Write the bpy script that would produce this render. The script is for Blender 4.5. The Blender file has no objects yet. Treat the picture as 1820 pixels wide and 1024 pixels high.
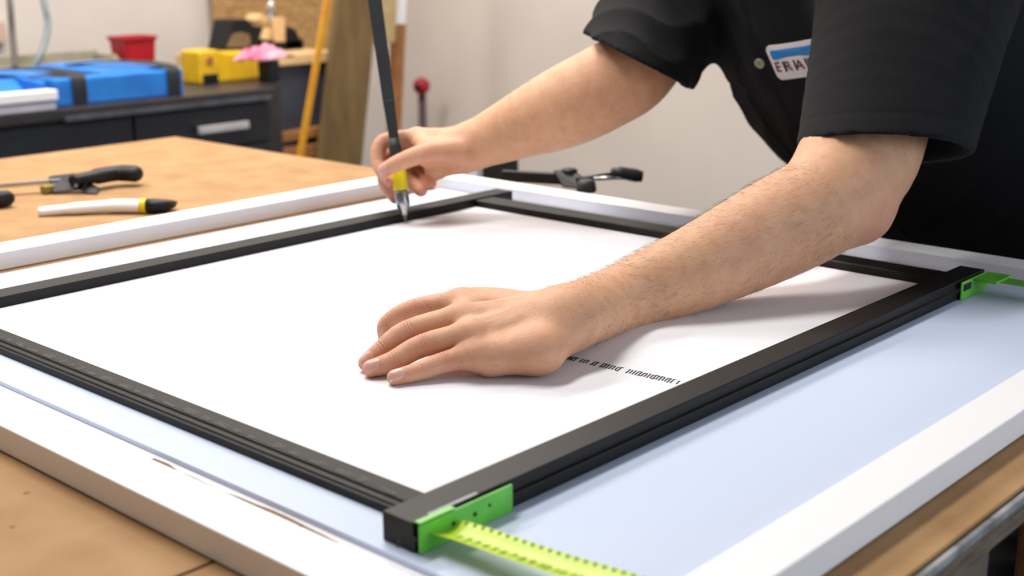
import bpy, math, random
import numpy as np
from mathutils import Vector, Matrix
from mathutils.bvhtree import BVHTree
random.seed(7); rng = np.random.default_rng(7)
SC = bpy.context.scene; COL = SC.collection
TZ = 0.90            # height of the table top above the floor; shapes below are written relative to it
# ---------------------------------------------------------------- camera solved from the two vanishing points
CX, CY, FPX, CAMH = 910.0, 512.0, 2299.157, 0.36
def _d(p):
    v = np.array([p[0]-CX, p[1]-CY, FPX]); return v/np.linalg.norm(v)
_u = _d((3075, -109)); _v = _d((-1700, -75)); _w = np.cross(_u, _v)
_v = np.cross(_w, _u); _v /= np.linalg.norm(_v)
R = np.array([_u, _v, _w/np.linalg.norm(_w)])
def pz(px, py, z=0.0):
    r = R @ np.array([px-CX, py-CY, FPX]); t = (z-CAMH)/r[2]
    return r*t + np.array([0, 0, CAMH])
def pd(px, py, dep):
    return R @ (np.array([px-CX, py-CY, FPX])/FPX*dep) + np.array([0, 0, CAMH])
def py_(px, py, y):
    r = R @ np.array([px-CX, py-CY, FPX]); return r*(y/r[1]) + np.array([0, 0, CAMH])
def px_(px, py, x):
    r = R @ np.array([px-CX, py-CY, FPX]); return r*(x/r[0]) + np.array([0, 0, CAMH])
cd = bpy.data.cameras.new('camera'); cam = bpy.data.objects.new('camera', cd); COL.objects.link(cam)
M3 = R @ np.diag([1, -1, -1])
cam.matrix_world = Matrix.Translation((0, 0, CAMH+TZ)) @ Matrix([[float(M3[i][j]) for j in range(3)] for i in range(3)]).to_4x4()
cd.sensor_width = 36; cd.lens = FPX*36/1820; cd.clip_start = 0.05; cd.clip_end = 60
cd.dof.use_dof = True; cd.dof.focus_distance = 1.17; cd.dof.aperture_fstop = 6.0
SC.camera = cam
# ---------------------------------------------------------------- materials
def lin(c):
    return tuple(((x/255)/12.92 if x/255 <= .04045 else ((x/255+.055)/1.055)**2.4) for x in c)+(1,)
def mat(name, c, rough=.5, metal=0, spec=.5, c2=None, scale=20, bump=0, bscale=None, stretch=None, sss=0, coat=0, lo=.35, hi=.65, detail=4, sheen=0):
    m = bpy.data.materials.new(name); m.use_nodes = True
    nt = m.node_tree; b = nt.nodes['Principled BSDF']
    b.inputs['Base Color'].default_value = lin(c); b.inputs['Roughness'].default_value = rough
    b.inputs['Metallic'].default_value = metal; b.inputs['Specular IOR Level'].default_value = spec
    if coat: b.inputs['Coat Weight'].default_value = coat
    if sheen: b.inputs['Sheen Weight'].default_value = sheen
    if sss:
        b.inputs['Subsurface Weight'].default_value = sss
        b.inputs['Subsurface Radius'].default_value = (1.0, .35, .2); b.inputs['Subsurface Scale'].default_value = .006
    tc = nt.nodes.new('ShaderNodeTexCoord'); mp = nt.nodes.new('ShaderNodeMapping')
    nt.links.new(tc.outputs['Object'], mp.inputs[0])
    if stretch: mp.inputs['Scale'].default_value = stretch
    if c2 is not None:
        n = nt.nodes.new('ShaderNodeTexNoise'); n.inputs['Scale'].default_value = scale; n.inputs['Detail'].default_value = detail
        nt.links.new(mp.outputs[0], n.inputs['Vector'])
        r = nt.nodes.new('ShaderNodeValToRGB')
        r.color_ramp.elements[0].position = lo; r.color_ramp.elements[1].position = hi
        r.color_ramp.elements[0].color = lin(c); r.color_ramp.elements[1].color = lin(c2)
        nt.links.new(n.outputs['Fac'], r.inputs[0]); nt.links.new(r.outputs[0], b.inputs['Base Color'])
    if bump:
        n2 = nt.nodes.new('ShaderNodeTexNoise'); n2.inputs['Scale'].default_value = bscale or scale*4; n2.inputs['Detail'].default_value = 6
        nt.links.new(mp.outputs[0], n2.inputs['Vector'])
        bp = nt.nodes.new('ShaderNodeBump'); bp.inputs['Strength'].default_value = 1; bp.inputs['Distance'].default_value = bump
        nt.links.new(n2.outputs['Fac'], bp.inputs['Height']); nt.links.new(bp.outputs[0], b.inputs['Normal'])
    return m
M = {}
M['board'] = mat('hardboard', (176,139,97), .65, spec=.2, c2=(155,117,76), scale=16, bump=.0004, bscale=260, detail=10, lo=.3, hi=.75)
M['ply'] = mat('plywood_edge', (128,112,90), .7, c2=(88,76,60), scale=30, stretch=(1,1,6), bump=.0008)
M['edge'] = mat('worn_grey_edging', (170,172,172), .5, c2=(110,112,112), scale=40, bump=.0004)
M['white'] = mat('white_lacquer', (244,244,246), .38, spec=.5)
M['paper'] = mat('white_paper', (230,230,235), .75, spec=.2)
M['board_w'] = mat('white_board', (196,209,232), .55, spec=.3)
M['black'] = mat('black_anodised', (13,12,11), .5, spec=.28, c2=(18,16,15), scale=300, bump=.00008, bscale=900)
M['black_w'] = mat('black_wood_grain', (15,14,12), .55, spec=.28, c2=(25,23,20), scale=60, stretch=(14,.6,1), bump=.0003, bscale=120)
M['mark'] = mat('pale_grey_print', (140,136,128), .6)
M['ink'] = mat('black_ink', (24,24,30), .7)
M['pencil'] = mat('pencil_line', (206,208,206), .8)
M['green'] = mat('green_enamel', (104,196,62), .35, spec=.5, c2=(84,176,48), scale=40)
M['tape'] = mat('yellow_green_tape', (196,226,40), .4, c2=(180,214,32), scale=60)
M['tapeg'] = mat('green_tape', (106,178,52), .4, c2=(88,160,44), scale=60)
M['tick'] = mat('tape_print', (96,110,20), .6)
M['hole'] = mat('dark_hole', (14,16,12), .8)
M['steel'] = mat('brushed_steel', (190,192,195), .28, metal=1, c2=(165,167,170), scale=80, stretch=(1,8,1))
M['plastic'] = mat('black_plastic', (16,17,19), .5, spec=.3, c2=(24,25,28), scale=90, bump=.0002, bscale=400)
M['rubber'] = mat('dark_rubber', (34,40,44), .6, c2=(28,32,36), scale=60)
M['yellow'] = mat('yellow_plastic', (232,214,20), .35, c2=(222,200,12), scale=30)
M['casey'] = mat('yellow_case', (226,182,24), .45, c2=(206,160,18), scale=18)
M['blue'] = mat('blue_plastic', (36,128,214), .5, c2=(30,112,198), scale=14, bump=.0005, bscale=80)
M['red'] = mat('red_plastic', (176,16,34), .45, c2=(156,12,28), scale=16)
M['pink'] = mat('pink_cloth', (206,84,122), .8, c2=(222,170,184), scale=22, bump=.002, bscale=40)
M['cab'] = mat('dark_cabinet', (30,33,42), .42, c2=(24,27,34), scale=10, bump=.0002, bscale=200)
M['cabtop'] = mat('dark_worktop', (40,40,44), .4, c2=(52,46,44), scale=12)
M['cabgrey'] = mat('grey_metal_trim', (110,114,124), .3, metal=.7, c2=(90,94,102), scale=20)
M['silver'] = mat('bright_handle', (225,226,228), .22, metal=.6, c2=(210,212,214), scale=30)
M['osb'] = mat('rough_chipboard', (190,150,98), .8, c2=(152,116,70), scale=26, bump=.002, bscale=60, stretch=(1,1,3))
M['plywall'] = mat('weathered_plywood', (128,104,62), .75, c2=(88,66,36), scale=7, stretch=(3,3,.7), bump=.001, bscale=50, lo=.3, hi=.75)
M['pine'] = mat('pale_pine', (226,192,140), .6, c2=(208,168,112), scale=18, stretch=(1,6,6))
M['orange'] = mat('amber_painted_metal', (220,156,22), .4, c2=(208,142,18), scale=20)
M['timber'] = mat('reddish_timber', (168,112,62), .65, c2=(140,88,46), scale=20, stretch=(6,6,1))
M['cream'] = mat('greyish_tray', (158,152,132), .7, c2=(136,130,112), scale=24)
M['wall'] = mat('wall_paint', (217,208,200), .85, spec=.2, c2=(211,202,194), scale=3, bump=.0005, bscale=120)
M['floor'] = mat('dark_concrete', (52,50,48), .6, c2=(38,37,36), scale=8, bump=.001, bscale=60)
M['ceil'] = mat('ceiling_paint', (225,224,220), .9, c2=(218,217,213), scale=4)
M['card'] = mat('brown_cardboard', (140,100,66), .8, c2=(120,84,54), scale=20)
M['darkbox'] = mat('dark_green_black', (22,24,20), .6, c2=(30,30,24), scale=20)
M['hose'] = mat('grey_green_hose', (122,134,132), .5, c2=(108,120,118), scale=20)
M['cable'] = mat('grey_brown_cable', (96,86,80), .55, c2=(84,76,70), scale=20)
M['shirt'] = mat('black_cotton', (15,15,18), .9, spec=.2, c2=(19,19,22), scale=200, bump=.0006, bscale=1300, sheen=.03)
M['trousers'] = mat('dark_trousers', (20,21,26), .9, spec=.2, c2=(26,27,32), scale=150, bump=.0006, bscale=900)
M['shoe'] = mat('black_leather', (22,20,20), .4, c2=(30,27,26), scale=60)
M['hair'] = mat('dark_brown_hair', (46,32,22), .6, c2=(62,44,30), scale=120, stretch=(1,1,.2), bump=.002, bscale=160)
M['armhair'] = mat('fine_arm_hair', (92,62,36), .6, c2=(104,72,44), scale=90)
M['nail'] = mat('fingernail', (220,164,146), .3, spec=.5, c2=(226,176,158), scale=90, sss=.1)
M['nailtip'] = mat('white_nail_rim', (240,230,222), .35, c2=(236,226,216), scale=90)
M['eye'] = mat('eye_white', (235,232,226), .2, c2=(228,222,214), scale=40)
M['iris'] = mat('brown_iris', (60,38,22), .2, c2=(44,28,16), scale=80)
M['button'] = mat('pale_button', (176,170,140), .35, c2=(150,146,118), scale=200)
M['patchw'] = mat('white_patch', (232,226,226), .7, c2=(224,216,216), scale=200, bump=.0003, bscale=1500)
M['patchb'] = mat('blue_patch', (40,134,200), .7, c2=(30,120,190), scale=200, bump=.0003, bscale=1500)
M['patchr'] = mat('dark_red_thread', (120,24,28), .7, c2=(90,16,22), scale=300, bump=.0003, bscale=1500)
M['patchk'] = mat('navy_thread', (24,28,44), .7, c2=(18,22,34), scale=300)
M['skin'] = mat('skin', (214,158,122), .48, spec=.4, sss=.18)
def skin_nodes():
    m = M['skin']; nt = m.node_tree; b = nt.nodes['Principled BSDF']; L = nt.links
    tc = nt.nodes.new('ShaderNodeTexCoord')
    def noise(s, d=4):
        n = nt.nodes.new('ShaderNodeTexNoise'); n.inputs['Scale'].default_value = s; n.inputs['Detail'].default_value = d
        L.new(tc.outputs['Object'], n.inputs['Vector']); return n
    def ramp(src, p0, p1, a, c):
        r = nt.nodes.new('ShaderNodeValToRGB'); r.color_ramp.elements[0].position = p0; r.color_ramp.elements[1].position = p1
        r.color_ramp.elements[0].color = a; r.color_ramp.elements[1].color = c; L.new(src, r.inputs[0]); return r
    def mix(f, a, c):
        x = nt.nodes.new('ShaderNodeMix'); x.data_type = 'RGBA'; L.new(f, x.inputs[0]); L.new(a, x.inputs[6]); L.new(c, x.inputs[7]); return x
    base = ramp(noise(14).outputs['Fac'], .3, .7, lin((222,173,133)), lin((208,155,118)))
    red = ramp(noise(70).outputs['Fac'], .35, .75, lin((226,178,144)), lin((200,136,108)))
    one = mix(ramp(noise(160, 2).outputs['Fac'], .4, .7, (.2,.2,.2,1), (.6,.6,.6,1)).outputs[0], base.outputs[0], red.outputs[0])
    at = nt.nodes.new('ShaderNodeAttribute'); at.attribute_name = 'blush'
    rgb = nt.nodes.new('ShaderNodeRGB'); rgb.outputs[0].default_value = lin((216,140,122))
    two = mix(at.outputs['Fac'], one.outputs[2], rgb.outputs[0])
    vo = nt.nodes.new('ShaderNodeTexVoronoi'); vo.inputs['Scale'].default_value = 80; L.new(tc.outputs['Object'], vo.inputs['Vector'])
    fr = ramp(vo.outputs['Distance'], .05, .14, (.28,.28,.28,1), (0,0,0,1))
    rgb2 = nt.nodes.new('ShaderNodeRGB'); rgb2.outputs[0].default_value = lin((150,96,64))
    thr = mix(fr.outputs[0], two.outputs[2], rgb2.outputs[0])
    L.new(thr.outputs[2], b.inputs['Base Color'])
    h = nt.nodes.new('ShaderNodeMath'); h.operation = 'ADD'
    L.new(noise(420, 5).outputs['Fac'], h.inputs[0]); L.new(noise(1500, 3).outputs['Fac'], h.inputs[1])
    bp = nt.nodes.new('ShaderNodeBump'); bp.inputs['Strength'].default_value = .7; bp.inputs['Distance'].default_value = .0007
    L.new(h.outputs[0], bp.inputs['Height']); L.new(bp.outputs[0], b.inputs['Normal'])
skin_nodes()
# ---------------------------------------------------------------- object helpers
WORG = {}
def V(*a): return np.array(a, float)
def unit(v): v = np.asarray(v, float); return v/np.linalg.norm(v)
def tag(o, label=None, cat=None, group=None, kind=None):
    if label: o['label'] = label
    if cat: o['category'] = cat
    if group: o['group'] = group
    if kind: o['kind'] = kind
    return o
def thing(name, loc, label, cat, group=None):
    o = bpy.data.objects.new(name, None); COL.objects.link(o); o.empty_display_size = .05
    o.location = (loc[0], loc[1], loc[2]+TZ); WORG[o.name] = np.array(o.location)
    return tag(o, label, cat, group)
def link_mesh(name, vs, fs, material, parent=None, bevel=0, smooth=None, segs=2, **kw):
    vs = np.asarray(vs, float).reshape(-1, 3) + np.array([0, 0, TZ])
    lo, hi = vs.min(0), vs.max(0); org = np.array([(lo[0]+hi[0])/2, (lo[1]+hi[1])/2, lo[2]])
    me = bpy.data.meshes.new(name); me.from_pydata([tuple(v) for v in (vs-org)], [], fs)
    me.materials.append(material)
    if smooth is True: me.polygons.foreach_set('use_smooth', [True]*len(me.polygons))
    elif smooth: me.polygons.foreach_set('use_smooth', smooth)
    me.update()
    o = bpy.data.objects.new(name, me); COL.objects.link(o); WORG[o.name] = org
    if parent is not None: o.parent = parent; o.location = Vector(org-WORG[parent.name])
    else: o.location = Vector(org)
    if bevel:
        b = o.modifiers.new('bevel', 'BEVEL'); b.width = bevel; b.segments = segs; b.limit_method = 'ANGLE'; b.angle_limit = math.radians(40)
    tag(o, **kw); return o
class MB:
    def __init__(s): s.v = []; s.f = []; s.s = []
    def add(s, vs, fs, sm=False):
        n = len(s.v); s.v += [tuple(map(float, p)) for p in vs]; s.f += [tuple(i+n for i in f) for f in fs]
        s.s += (sm if isinstance(sm, list) else [sm]*len(fs)); return s
    def box(s, x0, x1, y0, y1, z0, z1):
        return s.obox(((x0+x1)/2, (y0+y1)/2, (z0+z1)/2), ((x1-x0)/2, 0, 0), (0, (y1-y0)/2, 0), (0, 0, (z1-z0)/2))
    def obox(s, c, a, b, d):
        c, a, b, d = map(lambda q: np.array(q, float), (c, a, b, d))
        if np.dot(np.cross(a, b), d) < 0: a = -a
        vs = [c+i*a+j*b+k*d for k in (-1, 1) for j in (-1, 1) for i in (-1, 1)]
        return s.add(vs, [(0,2,3,1), (4,5,7,6), (0,1,5,4), (2,6,7,3), (0,4,6,2), (1,3,7,5)])
    def bar(s, p, q, w, h, up=(0, 0, 1)):      # rectangular bar from p to q
        p, q = np.array(p, float), np.array(q, float); t = q-p; L = np.linalg.norm(t); t /= L
        side = unit(np.cross(up, t)); u2 = np.cross(t, side)
        return s.obox((p+q)/2, t*L/2, side*w/2, u2*h/2)
    def prism(s, poly, vec):
        poly = [np.array(p, float) for p in poly]; vec = np.array(vec, float); n = len(poly)
        nrm = sum((np.cross(poly[i], poly[(i+1) % n]) for i in range(n)), np.zeros(3))
        if np.dot(nrm, vec) > 0: poly = poly[::-1]
        vs = poly+[p+vec for p in poly]
        return s.add(vs, [tuple(range(n)), tuple(range(2*n-1, n-1, -1))]+[(i, i+n, (i+1) % n+n, (i+1) % n) for i in range(n)])
    def tube(s, pts, rad, n=14, flat=None, cap=True):     # flat = (axis, factor) squashes the section
        pts = [np.array(p, float) for p in pts]; m = len(pts)
        if not hasattr(rad, '__len__'): rad = [rad]*m
        t0 = unit(pts[1]-pts[0]); ref = np.array([0, 0, 1.]) if abs(t0[2]) < .9 else np.array([1., 0, 0])
        if flat is not None: ref = np.array(flat[0], float)
        vs = []; u = None
        for i, p in enumerate(pts):
            t = unit((pts[min(i+1, m-1)]-pts[max(i-1, 0)]))
            r0 = ref if (u is None or flat is not None) else u
            u = unit(r0-np.dot(r0, t)*t); w = np.cross(t, u); k = flat[1] if flat is not None else 1
            for j in range(n):
                a = 2*math.pi*j/n; vs.append(p+rad[i]*(u*math.cos(a)*k+w*math.sin(a)))
        fs = []; sm = []
        for i in range(m-1):
            for j in range(n):
                a, b = i*n+j, i*n+(j+1) % n; fs.append((a, b, b+n, a+n)); sm.append(True)
        if cap: fs.append(tuple(range(n))[::-1]); fs.append(tuple(range((m-1)*n, m*n))); sm += [False, False]
        return s.add(vs, fs, sm)
    def lathe(s, c, axis, prof, n=24):         # prof = [(radius, height)]
        c = np.array(c, float); ax = unit(axis)
        return s.tube([c+ax*h for r, h in prof], [max(r, 1e-5) for r, h in prof], n) if all(prof[i][1] < prof[i+1][1] for i in range(len(prof)-1)) else s._lathe(c, ax, prof, n)
    def _lathe(s, c, ax, prof, n):
        ref = np.array([0, 0, 1.]) if abs(ax[2]) < .9 else np.array([1., 0, 0]); u = unit(ref-np.dot(ref, ax)*ax); w = np.cross(ax, u)
        vs = []; fs = []
        for r, h in prof:
            for j in range(n): a = 2*math.pi*j/n; vs.append(c+ax*h+max(r, 1e-5)*(u*math.cos(a)+w*math.sin(a)))
        for i in range(len(prof)-1):
            for j in range(n): a, b = i*n+j, i*n+(j+1) % n; fs.append((a, b, b+n, a+n))
        return s.add(vs, fs, True)
    def build(s, name, m, parent=None, **kw):
        return link_mesh(name, s.v, s.f, m, parent, smooth=s.s, **kw)
def smoothpts(P, n=6):
    P = [np.array(p, float) for p in P]; out = []
    for i in range(len(P)-1):
        p0 = P[max(i-1, 0)]; p1 = P[i]; p2 = P[i+1]; p3 = P[min(i+2, len(P)-1)]
        for k in range(n):
            t = k/n; out.append(.5*((2*p1)+(p2-p0)*t+(2*p0-5*p1+4*p2-p3)*t*t+(3*p1-p0-3*p2+p3)*t**3))
    out.append(P[-1]); return out
# ---------------------------------------------------------------- implicit surfaces for the body and the clothes
def polygonize(fn, lo, hi, h, F=4):
    lo = np.array(lo, float); hi = np.array(hi, float); H = h*F
    nc = np.ceil((hi-lo)/H).astype(int)
    g = [lo[i]+(np.arange(nc[i])+.5)*H for i in range(3)]
    P = np.stack(np.meshgrid(*g, indexing='ij'), -1).reshape(-1, 3)
    d = np.concatenate([fn(q) for q in np.array_split(P, max(1, len(P)//400000))])
    act = np.abs(d) < H*1.9
    n = nc*F; arr = np.repeat(np.repeat(np.repeat(np.sign(d).reshape(nc), F, 0), F, 1), F, 2).astype(np.float32)
    bi = np.stack(np.unravel_index(np.nonzero(act)[0], nc), -1)
    off = np.stack(np.meshgrid(*[np.arange(F)]*3, indexing='ij'), -1).reshape(-1, 3)
    for blk in np.array_split(bi, max(1, len(bi)*F**3//400000)):
        idx = (blk[:, None, :]*F+off[None]).reshape(-1, 3)
        arr[idx[:, 0], idx[:, 1], idx[:, 2]] = fn(lo+(idx+.5)*h)
    S = arr < 0
    cnt = np.zeros(n-1, np.uint8)
    for a in (0, 1):
        for b in (0, 1):
            for c in (0, 1):
                cnt += S[a:n[0]-1+a, b:n[1]-1+b, c:n[2]-1+c]
    cells = np.argwhere((cnt > 0) & (cnt < 8)); del cnt
    cor = {}
    for a in (0, 1):
        for b in (0, 1):
            for c in (0, 1): cor[(a, b, c)] = arr[cells[:, 0]+a, cells[:, 1]+b, cells[:, 2]+c].astype(float)
    acc = np.zeros((len(cells), 3)); w = np.zeros(len(cells))
    for k, va in cor.items():
        for ax in range(3):
            if k[ax] == 0:
                k2 = list(k); k2[ax] = 1; vb = cor[tuple(k2)]
                m = (va < 0) != (vb < 0)
                t = va/np.where(np.abs(va-vb) < 1e-12, 1, va-vb)
                q = np.tile(np.array(k, float), (len(cells), 1)); q[:, ax] += t
                acc[m] += q[m]; w[m] += 1
    verts = lo+(cells+.5+acc/w[:, None])*h
    key = (cells[:, 0].astype(np.int64)*n[1]+cells[:, 1])*n[2]+cells[:, 2]
    faces = []
    for ax in range(3):
        o1, o2 = [(1, 2), (2, 0), (0, 1)][ax]
        sl0 = [slice(1, n[i]-1) for i in range(3)]; sl1 = list(sl0); sl0[ax] = slice(0, n[ax]-1); sl1[ax] = slice(1, n[ax])
        A, B = S[tuple(sl0)], S[tuple(sl1)]
        e = np.argwhere(A != B); base = np.array([1, 1, 1]); base[ax] = 0
        ins = A[e[:, 0], e[:, 1], e[:, 2]]; e = e+base
        def kk(d1, d2):
            q = e.copy(); q[:, o1] -= d1; q[:, o2] -= d2
            return np.searchsorted(key, (q[:, 0].astype(np.int64)*n[1]+q[:, 1])*n[2]+q[:, 2])
        q = np.stack([kk(1, 1), kk(0, 1), kk(0, 0), kk(1, 0)], -1)
        q[~ins] = q[~ins][:, ::-1]; faces.append(q)
    return verts, np.concatenate(faces)
def refine(v, f, fn, lo, hi, levels=2):      # finer faces inside a box, pulled back onto the surface
    for _ in range(levels):
        m = ((v > np.array(lo)) & (v < np.array(hi))).all(1)[f].all(1); q = f[m]; n = len(v)
        e = np.concatenate([q[:, [0, 1]], q[:, [1, 2]], q[:, [2, 3]], q[:, [3, 0]]]); es = np.sort(e, 1)
        u, inv = np.unique(es[:, 0].astype(np.int64)*n+es[:, 1], return_inverse=True); inv = inv.ravel()
        mid = (v[u//n]+v[u % n])/2; cen = v[q].mean(1); k = len(q)
        a, b, c, d = [n+inv[i*k:(i+1)*k] for i in range(4)]; o = n+len(u)+np.arange(k)
        new = np.concatenate([mid, cen])
        cnt = np.bincount(inv, minlength=len(u)); mv = np.concatenate([cnt > 1, np.ones(k, bool)])
        p = new[mv]
        for _k in range(2):
            h = .0003; d0 = fn(p); g = np.stack([fn(p+np.eye(3)[i]*h)-d0 for i in range(3)], 1)/h
            p = p-np.clip(d0, -.001, .001)[:, None]*g/np.maximum((g*g).sum(1), .3)[:, None]
        new[mv] = p; v = np.concatenate([v, new])
        f = np.concatenate([f[~m], np.stack([q[:, 0], a, o, d], 1), np.stack([a, q[:, 1], b, o], 1), np.stack([o, b, q[:, 2], c], 1), np.stack([d, o, c, q[:, 3]], 1)])
    return v, f
def fast_mesh(name, verts, faces, material, parent, **kw):
    vs = verts+np.array([0, 0, TZ]); lo, hi = vs.min(0), vs.max(0); org = np.array([(lo[0]+hi[0])/2, (lo[1]+hi[1])/2, lo[2]])
    me = bpy.data.meshes.new(name)
    me.vertices.add(len(vs)); me.vertices.foreach_set('co', (vs-org).astype(np.float32).ravel())
    nf = len(faces); me.loops.add(nf*4); me.loops.foreach_set('vertex_index', faces.astype(np.int32).ravel())
    me.polygons.add(nf); me.polygons.foreach_set('loop_start', (np.arange(nf)*4).astype(np.int32))
    me.polygons.foreach_set('use_smooth', np.ones(nf, bool)); me.update(calc_edges=True); me.validate()
    me.materials.append(material)
    o = bpy.data.objects.new(name, me); COL.objects.link(o); WORG[o.name] = org
    if parent is not None: o.parent = parent; o.location = Vector(org-WORG[parent.name])
    else: o.location = Vector(org)
    tag(o, **kw); return o
def smin(a, b, k):
    h = np.clip(.5+.5*(b-a)/k, 0, 1); return b+(a-b)*h-k*h*(1-h)
def smax(a, b, k): return -smin(-a, -b, k)
def cone(p, a, b, ra, rb, flat=None):
    ba = b-a; v = p-a; t = np.clip(v@ba/(ba@ba), 0, 1); w = v-t[:, None]*ba
    l2 = (w*w).sum(1)
    if flat is not None:
        n, s = flat; l2 = l2+(s*s-1)*(w@n)**2
    return np.sqrt(l2)-(ra+(rb-ra)*t)
class Chain:        # a limb: joints with a radius each, smoothed; flat = (unit normal, squash)
    def __init__(s, P, rad, n=5, flat=None, k=.0):
        q = smoothpts([np.append(np.asarray(p, float), r) for p, r in zip(P, rad)], n)
        s.q = q; s.flat = flat; a = np.array([x[:3] for x in q]); rm = max(x[3] for x in q)
        s.lo = a.min(0)-rm*1.3-.04; s.hi = a.max(0)+rm*1.3+.04
    def __call__(s, p):
        out = np.full(len(p), .5); m = ((p > s.lo) & (p < s.hi)).all(1)
        c = np.clip(p, s.lo, s.hi); dd = np.sqrt(((p-c)**2).sum(1)); out = dd+.04
        if m.any():
            pp = p[m]; d = np.full(len(pp), 1e3)
            for i in range(len(s.q)-1): d = np.minimum(d, cone(pp, s.q[i][:3], s.q[i+1][:3], s.q[i][3], s.q[i+1][3], s.flat))
            out[m] = d
        return out
def ell(p, c, ax, r):          # ellipsoid with an orthonormal frame ax (rows)
    q = (p-c)@np.array(ax).T/np.array(r); k = np.sqrt((q*q).sum(1)); return (k-1)*min(r)
P_TOP = .013
# --- left arm and hand (flat on the sheet)
Lw = pz(1008, 566, .047)
eL = pd(1496, 345, 1.335)
def LP(px, py, t): return pd(px, py, (1-t)*1.212+t*1.335)
armL = Chain([pz(960, 585, .042), Lw, LP(1100, 534, .2), LP(1235, 478, .46), LP(1370, 412, .75), LP(1466, 358, .95), pd(1522, 285, 1.365), pd(1550, 200, 1.395), pd(1598, 60, 1.46), pd(1632, -70, 1.54)],
             [.027, .0285, .034, .042, .051, .054, .062, .064, .068, .066], 5)
fl = {}
fl['pinky'] = ([pz(702, 671, P_TOP+.0062), pz(742, 661, P_TOP+.0085), pz(790, 644, P_TOP+.014), pz(846, 630, P_TOP+.02)], [.0066, .0079, .0091, .0108])
fl['ring'] = ([pz(660, 655, P_TOP+.0074), pz(697, 643, P_TOP+.012), pz(752, 614, P_TOP+.023), pz(836, 596, P_TOP+.032)], [.0074, .0088, .0100, .0118])
fl['middle'] = ([pz(652, 645, P_TOP+.0074), pz(678, 624, P_TOP+.016), pz(724, 590, P_TOP+.030), pz(818, 566, P_TOP+.038)], [.0074, .0088, .0102, .012])
fl['index'] = ([pz(686, 598, P_TOP+.0072), pz(690, 575, P_TOP+.018), pz(738, 550, P_TOP+.032), pz(822, 538, P_TOP+.038)], [.0072, .0086, .0100, .0118])
fl['thumb'] = ([pz(812, 530, P_TOP+.0088), pz(846, 530, P_TOP+.013), pz(894, 536, P_TOP+.022), pz(960, 552, P_TOP+.028)], [.0092, .0112, .0128, .0155])
chL = {k: Chain(P, r, 4) for k, (P, r) in fl.items()}
def bridge(a, b, ra, rb): return (np.array(a, float), np.array(b, float), ra, rb)
palmL = [bridge(fl['pinky'][0][3], Lw, .0125, .026), bridge(fl['ring'][0][3], Lw, .0135, .026), bridge(fl['middle'][0][3], Lw, .0135, .026), bridge(fl['index'][0][3], Lw, .013, .026),
         bridge(pz(870, 634, P_TOP+.017), pz(955, 622, P_TOP+.022), .0175, .0225), bridge(fl['ring'][0][3], fl['index'][0][3], .012, .012), bridge(pz(955, 622, P_TOP+.022), Lw, .0225, .026), bridge(fl['pinky'][0][3], pz(870, 634, P_TOP+.017), .011, .0165)]
def creases(p, spots):
    d = np.zeros(len(p))
    for c, t, r, depth in spots:        # little grooves across a knuckle
        v = p-c; m = (v*v).sum(1) < (r*2.2)**2
        if m.any():
            s = v[m]@t; fall = np.exp(-((v[m]**2).sum(1))/(r*1.3)**2)
            d[m] += depth*fall*(np.exp(-(s/.0006)**2)+.8*np.exp(-((s-.0028)/.0005)**2)+.7*np.exp(-((s+.0030)/.0006)**2)+.4*np.exp(-((s-.0052)/.0005)**2))
    return d
def crease_list(fd, up):
    out = []
    for k, (P, r) in fd.items():
        if k == 'thumb': js = [1]
        else: js = [1, 2]
        for j in js:
            t = unit(P[j+1]-P[j-1]); out.append((P[j]+up*r[j]*.9, t, r[j]*.8, .0007 if j == 2 else .0005))
    return out
UP = V(0, 0, 1)
camdirL = unit(V(0, 0, CAMH)-V(.78, .78, .03))
crL = crease_list(fl, unit(UP+camdirL*.8))
tendL = [(fl[k][0][3]+UP*.012, Lw+UP*.024) for k in ('ring', 'middle', 'index', 'pinky')]
def handL(p):
    m = ((p > V(.55, .55, -.1)) & (p < V(1.1, 1.15, .2))).all(1)
    out = np.full(len(p), .5)
    q = p[m]
    if not m.any(): return out
    d = None
    for a, b, ra, rb in palmL:
        e = cone(q, a, b, ra, rb, (UP, 1.12)); d = e if d is None else smin(d, e, .008)
    for a, b in tendL: d = d-.0009*np.exp(-(cone(q, a, b, 0, 0)/.0035)**2)
    f = None
    for k, c in chL.items():
        e = c(q); f = e if f is None else smin(f, e, .0012)
    d = smin(d, f, .0075); d = d+creases(q, crL)
    out[m] = d; return out
# --- right arm and hand (holding the long knife)
eR = pd(1108, 150, 1.635)
Rw = pd(832, 262, 1.70)
armR = Chain([pd(815, 268, 1.70), Rw, pd(868, 248, 1.695), pd(915, 228, 1.685), pd(1000, 192, 1.665), pd(1075, 155, 1.65), pd(1130, 118, 1.66), pd(1175, 40, 1.75), pd(1205, -50, 1.85)],
             [.028, .0285, .0345, .041, .052, .054, .054, .056, .058], 5)
kt = pz(721, 397, P_TOP+.001)          # knife tip on the sheet
kb = pd(666, 0, 1.695); kax = unit(kb-kt)
def K(px, py, dd): return pd(px, py, dd-.035)
fr = {}
fr['thumb'] = ([K(684, 302, 1.700), K(712, 288, 1.690), K(758, 272, 1.690), K(815, 270, 1.710)], [.0090, .0112, .0128, .0180])
fr['index'] = ([K(693, 322, 1.722), K(672, 290, 1.738), K(682, 252, 1.745), K(742, 246, 1.755)], [.0080, .0095, .0108, .0122])
fr['middle'] = ([K(702, 352, 1.745), K(683, 322, 1.757), K(690, 280, 1.765), K(748, 262, 1.772)], [.0078, .0092, .0104, .0125])
fr['ring'] = ([K(748, 338, 1.738), K(730, 322, 1.760), K(712, 296, 1.775), K(760, 276, 1.782)], [.0088, .0096, .0104, .0125])
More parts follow.
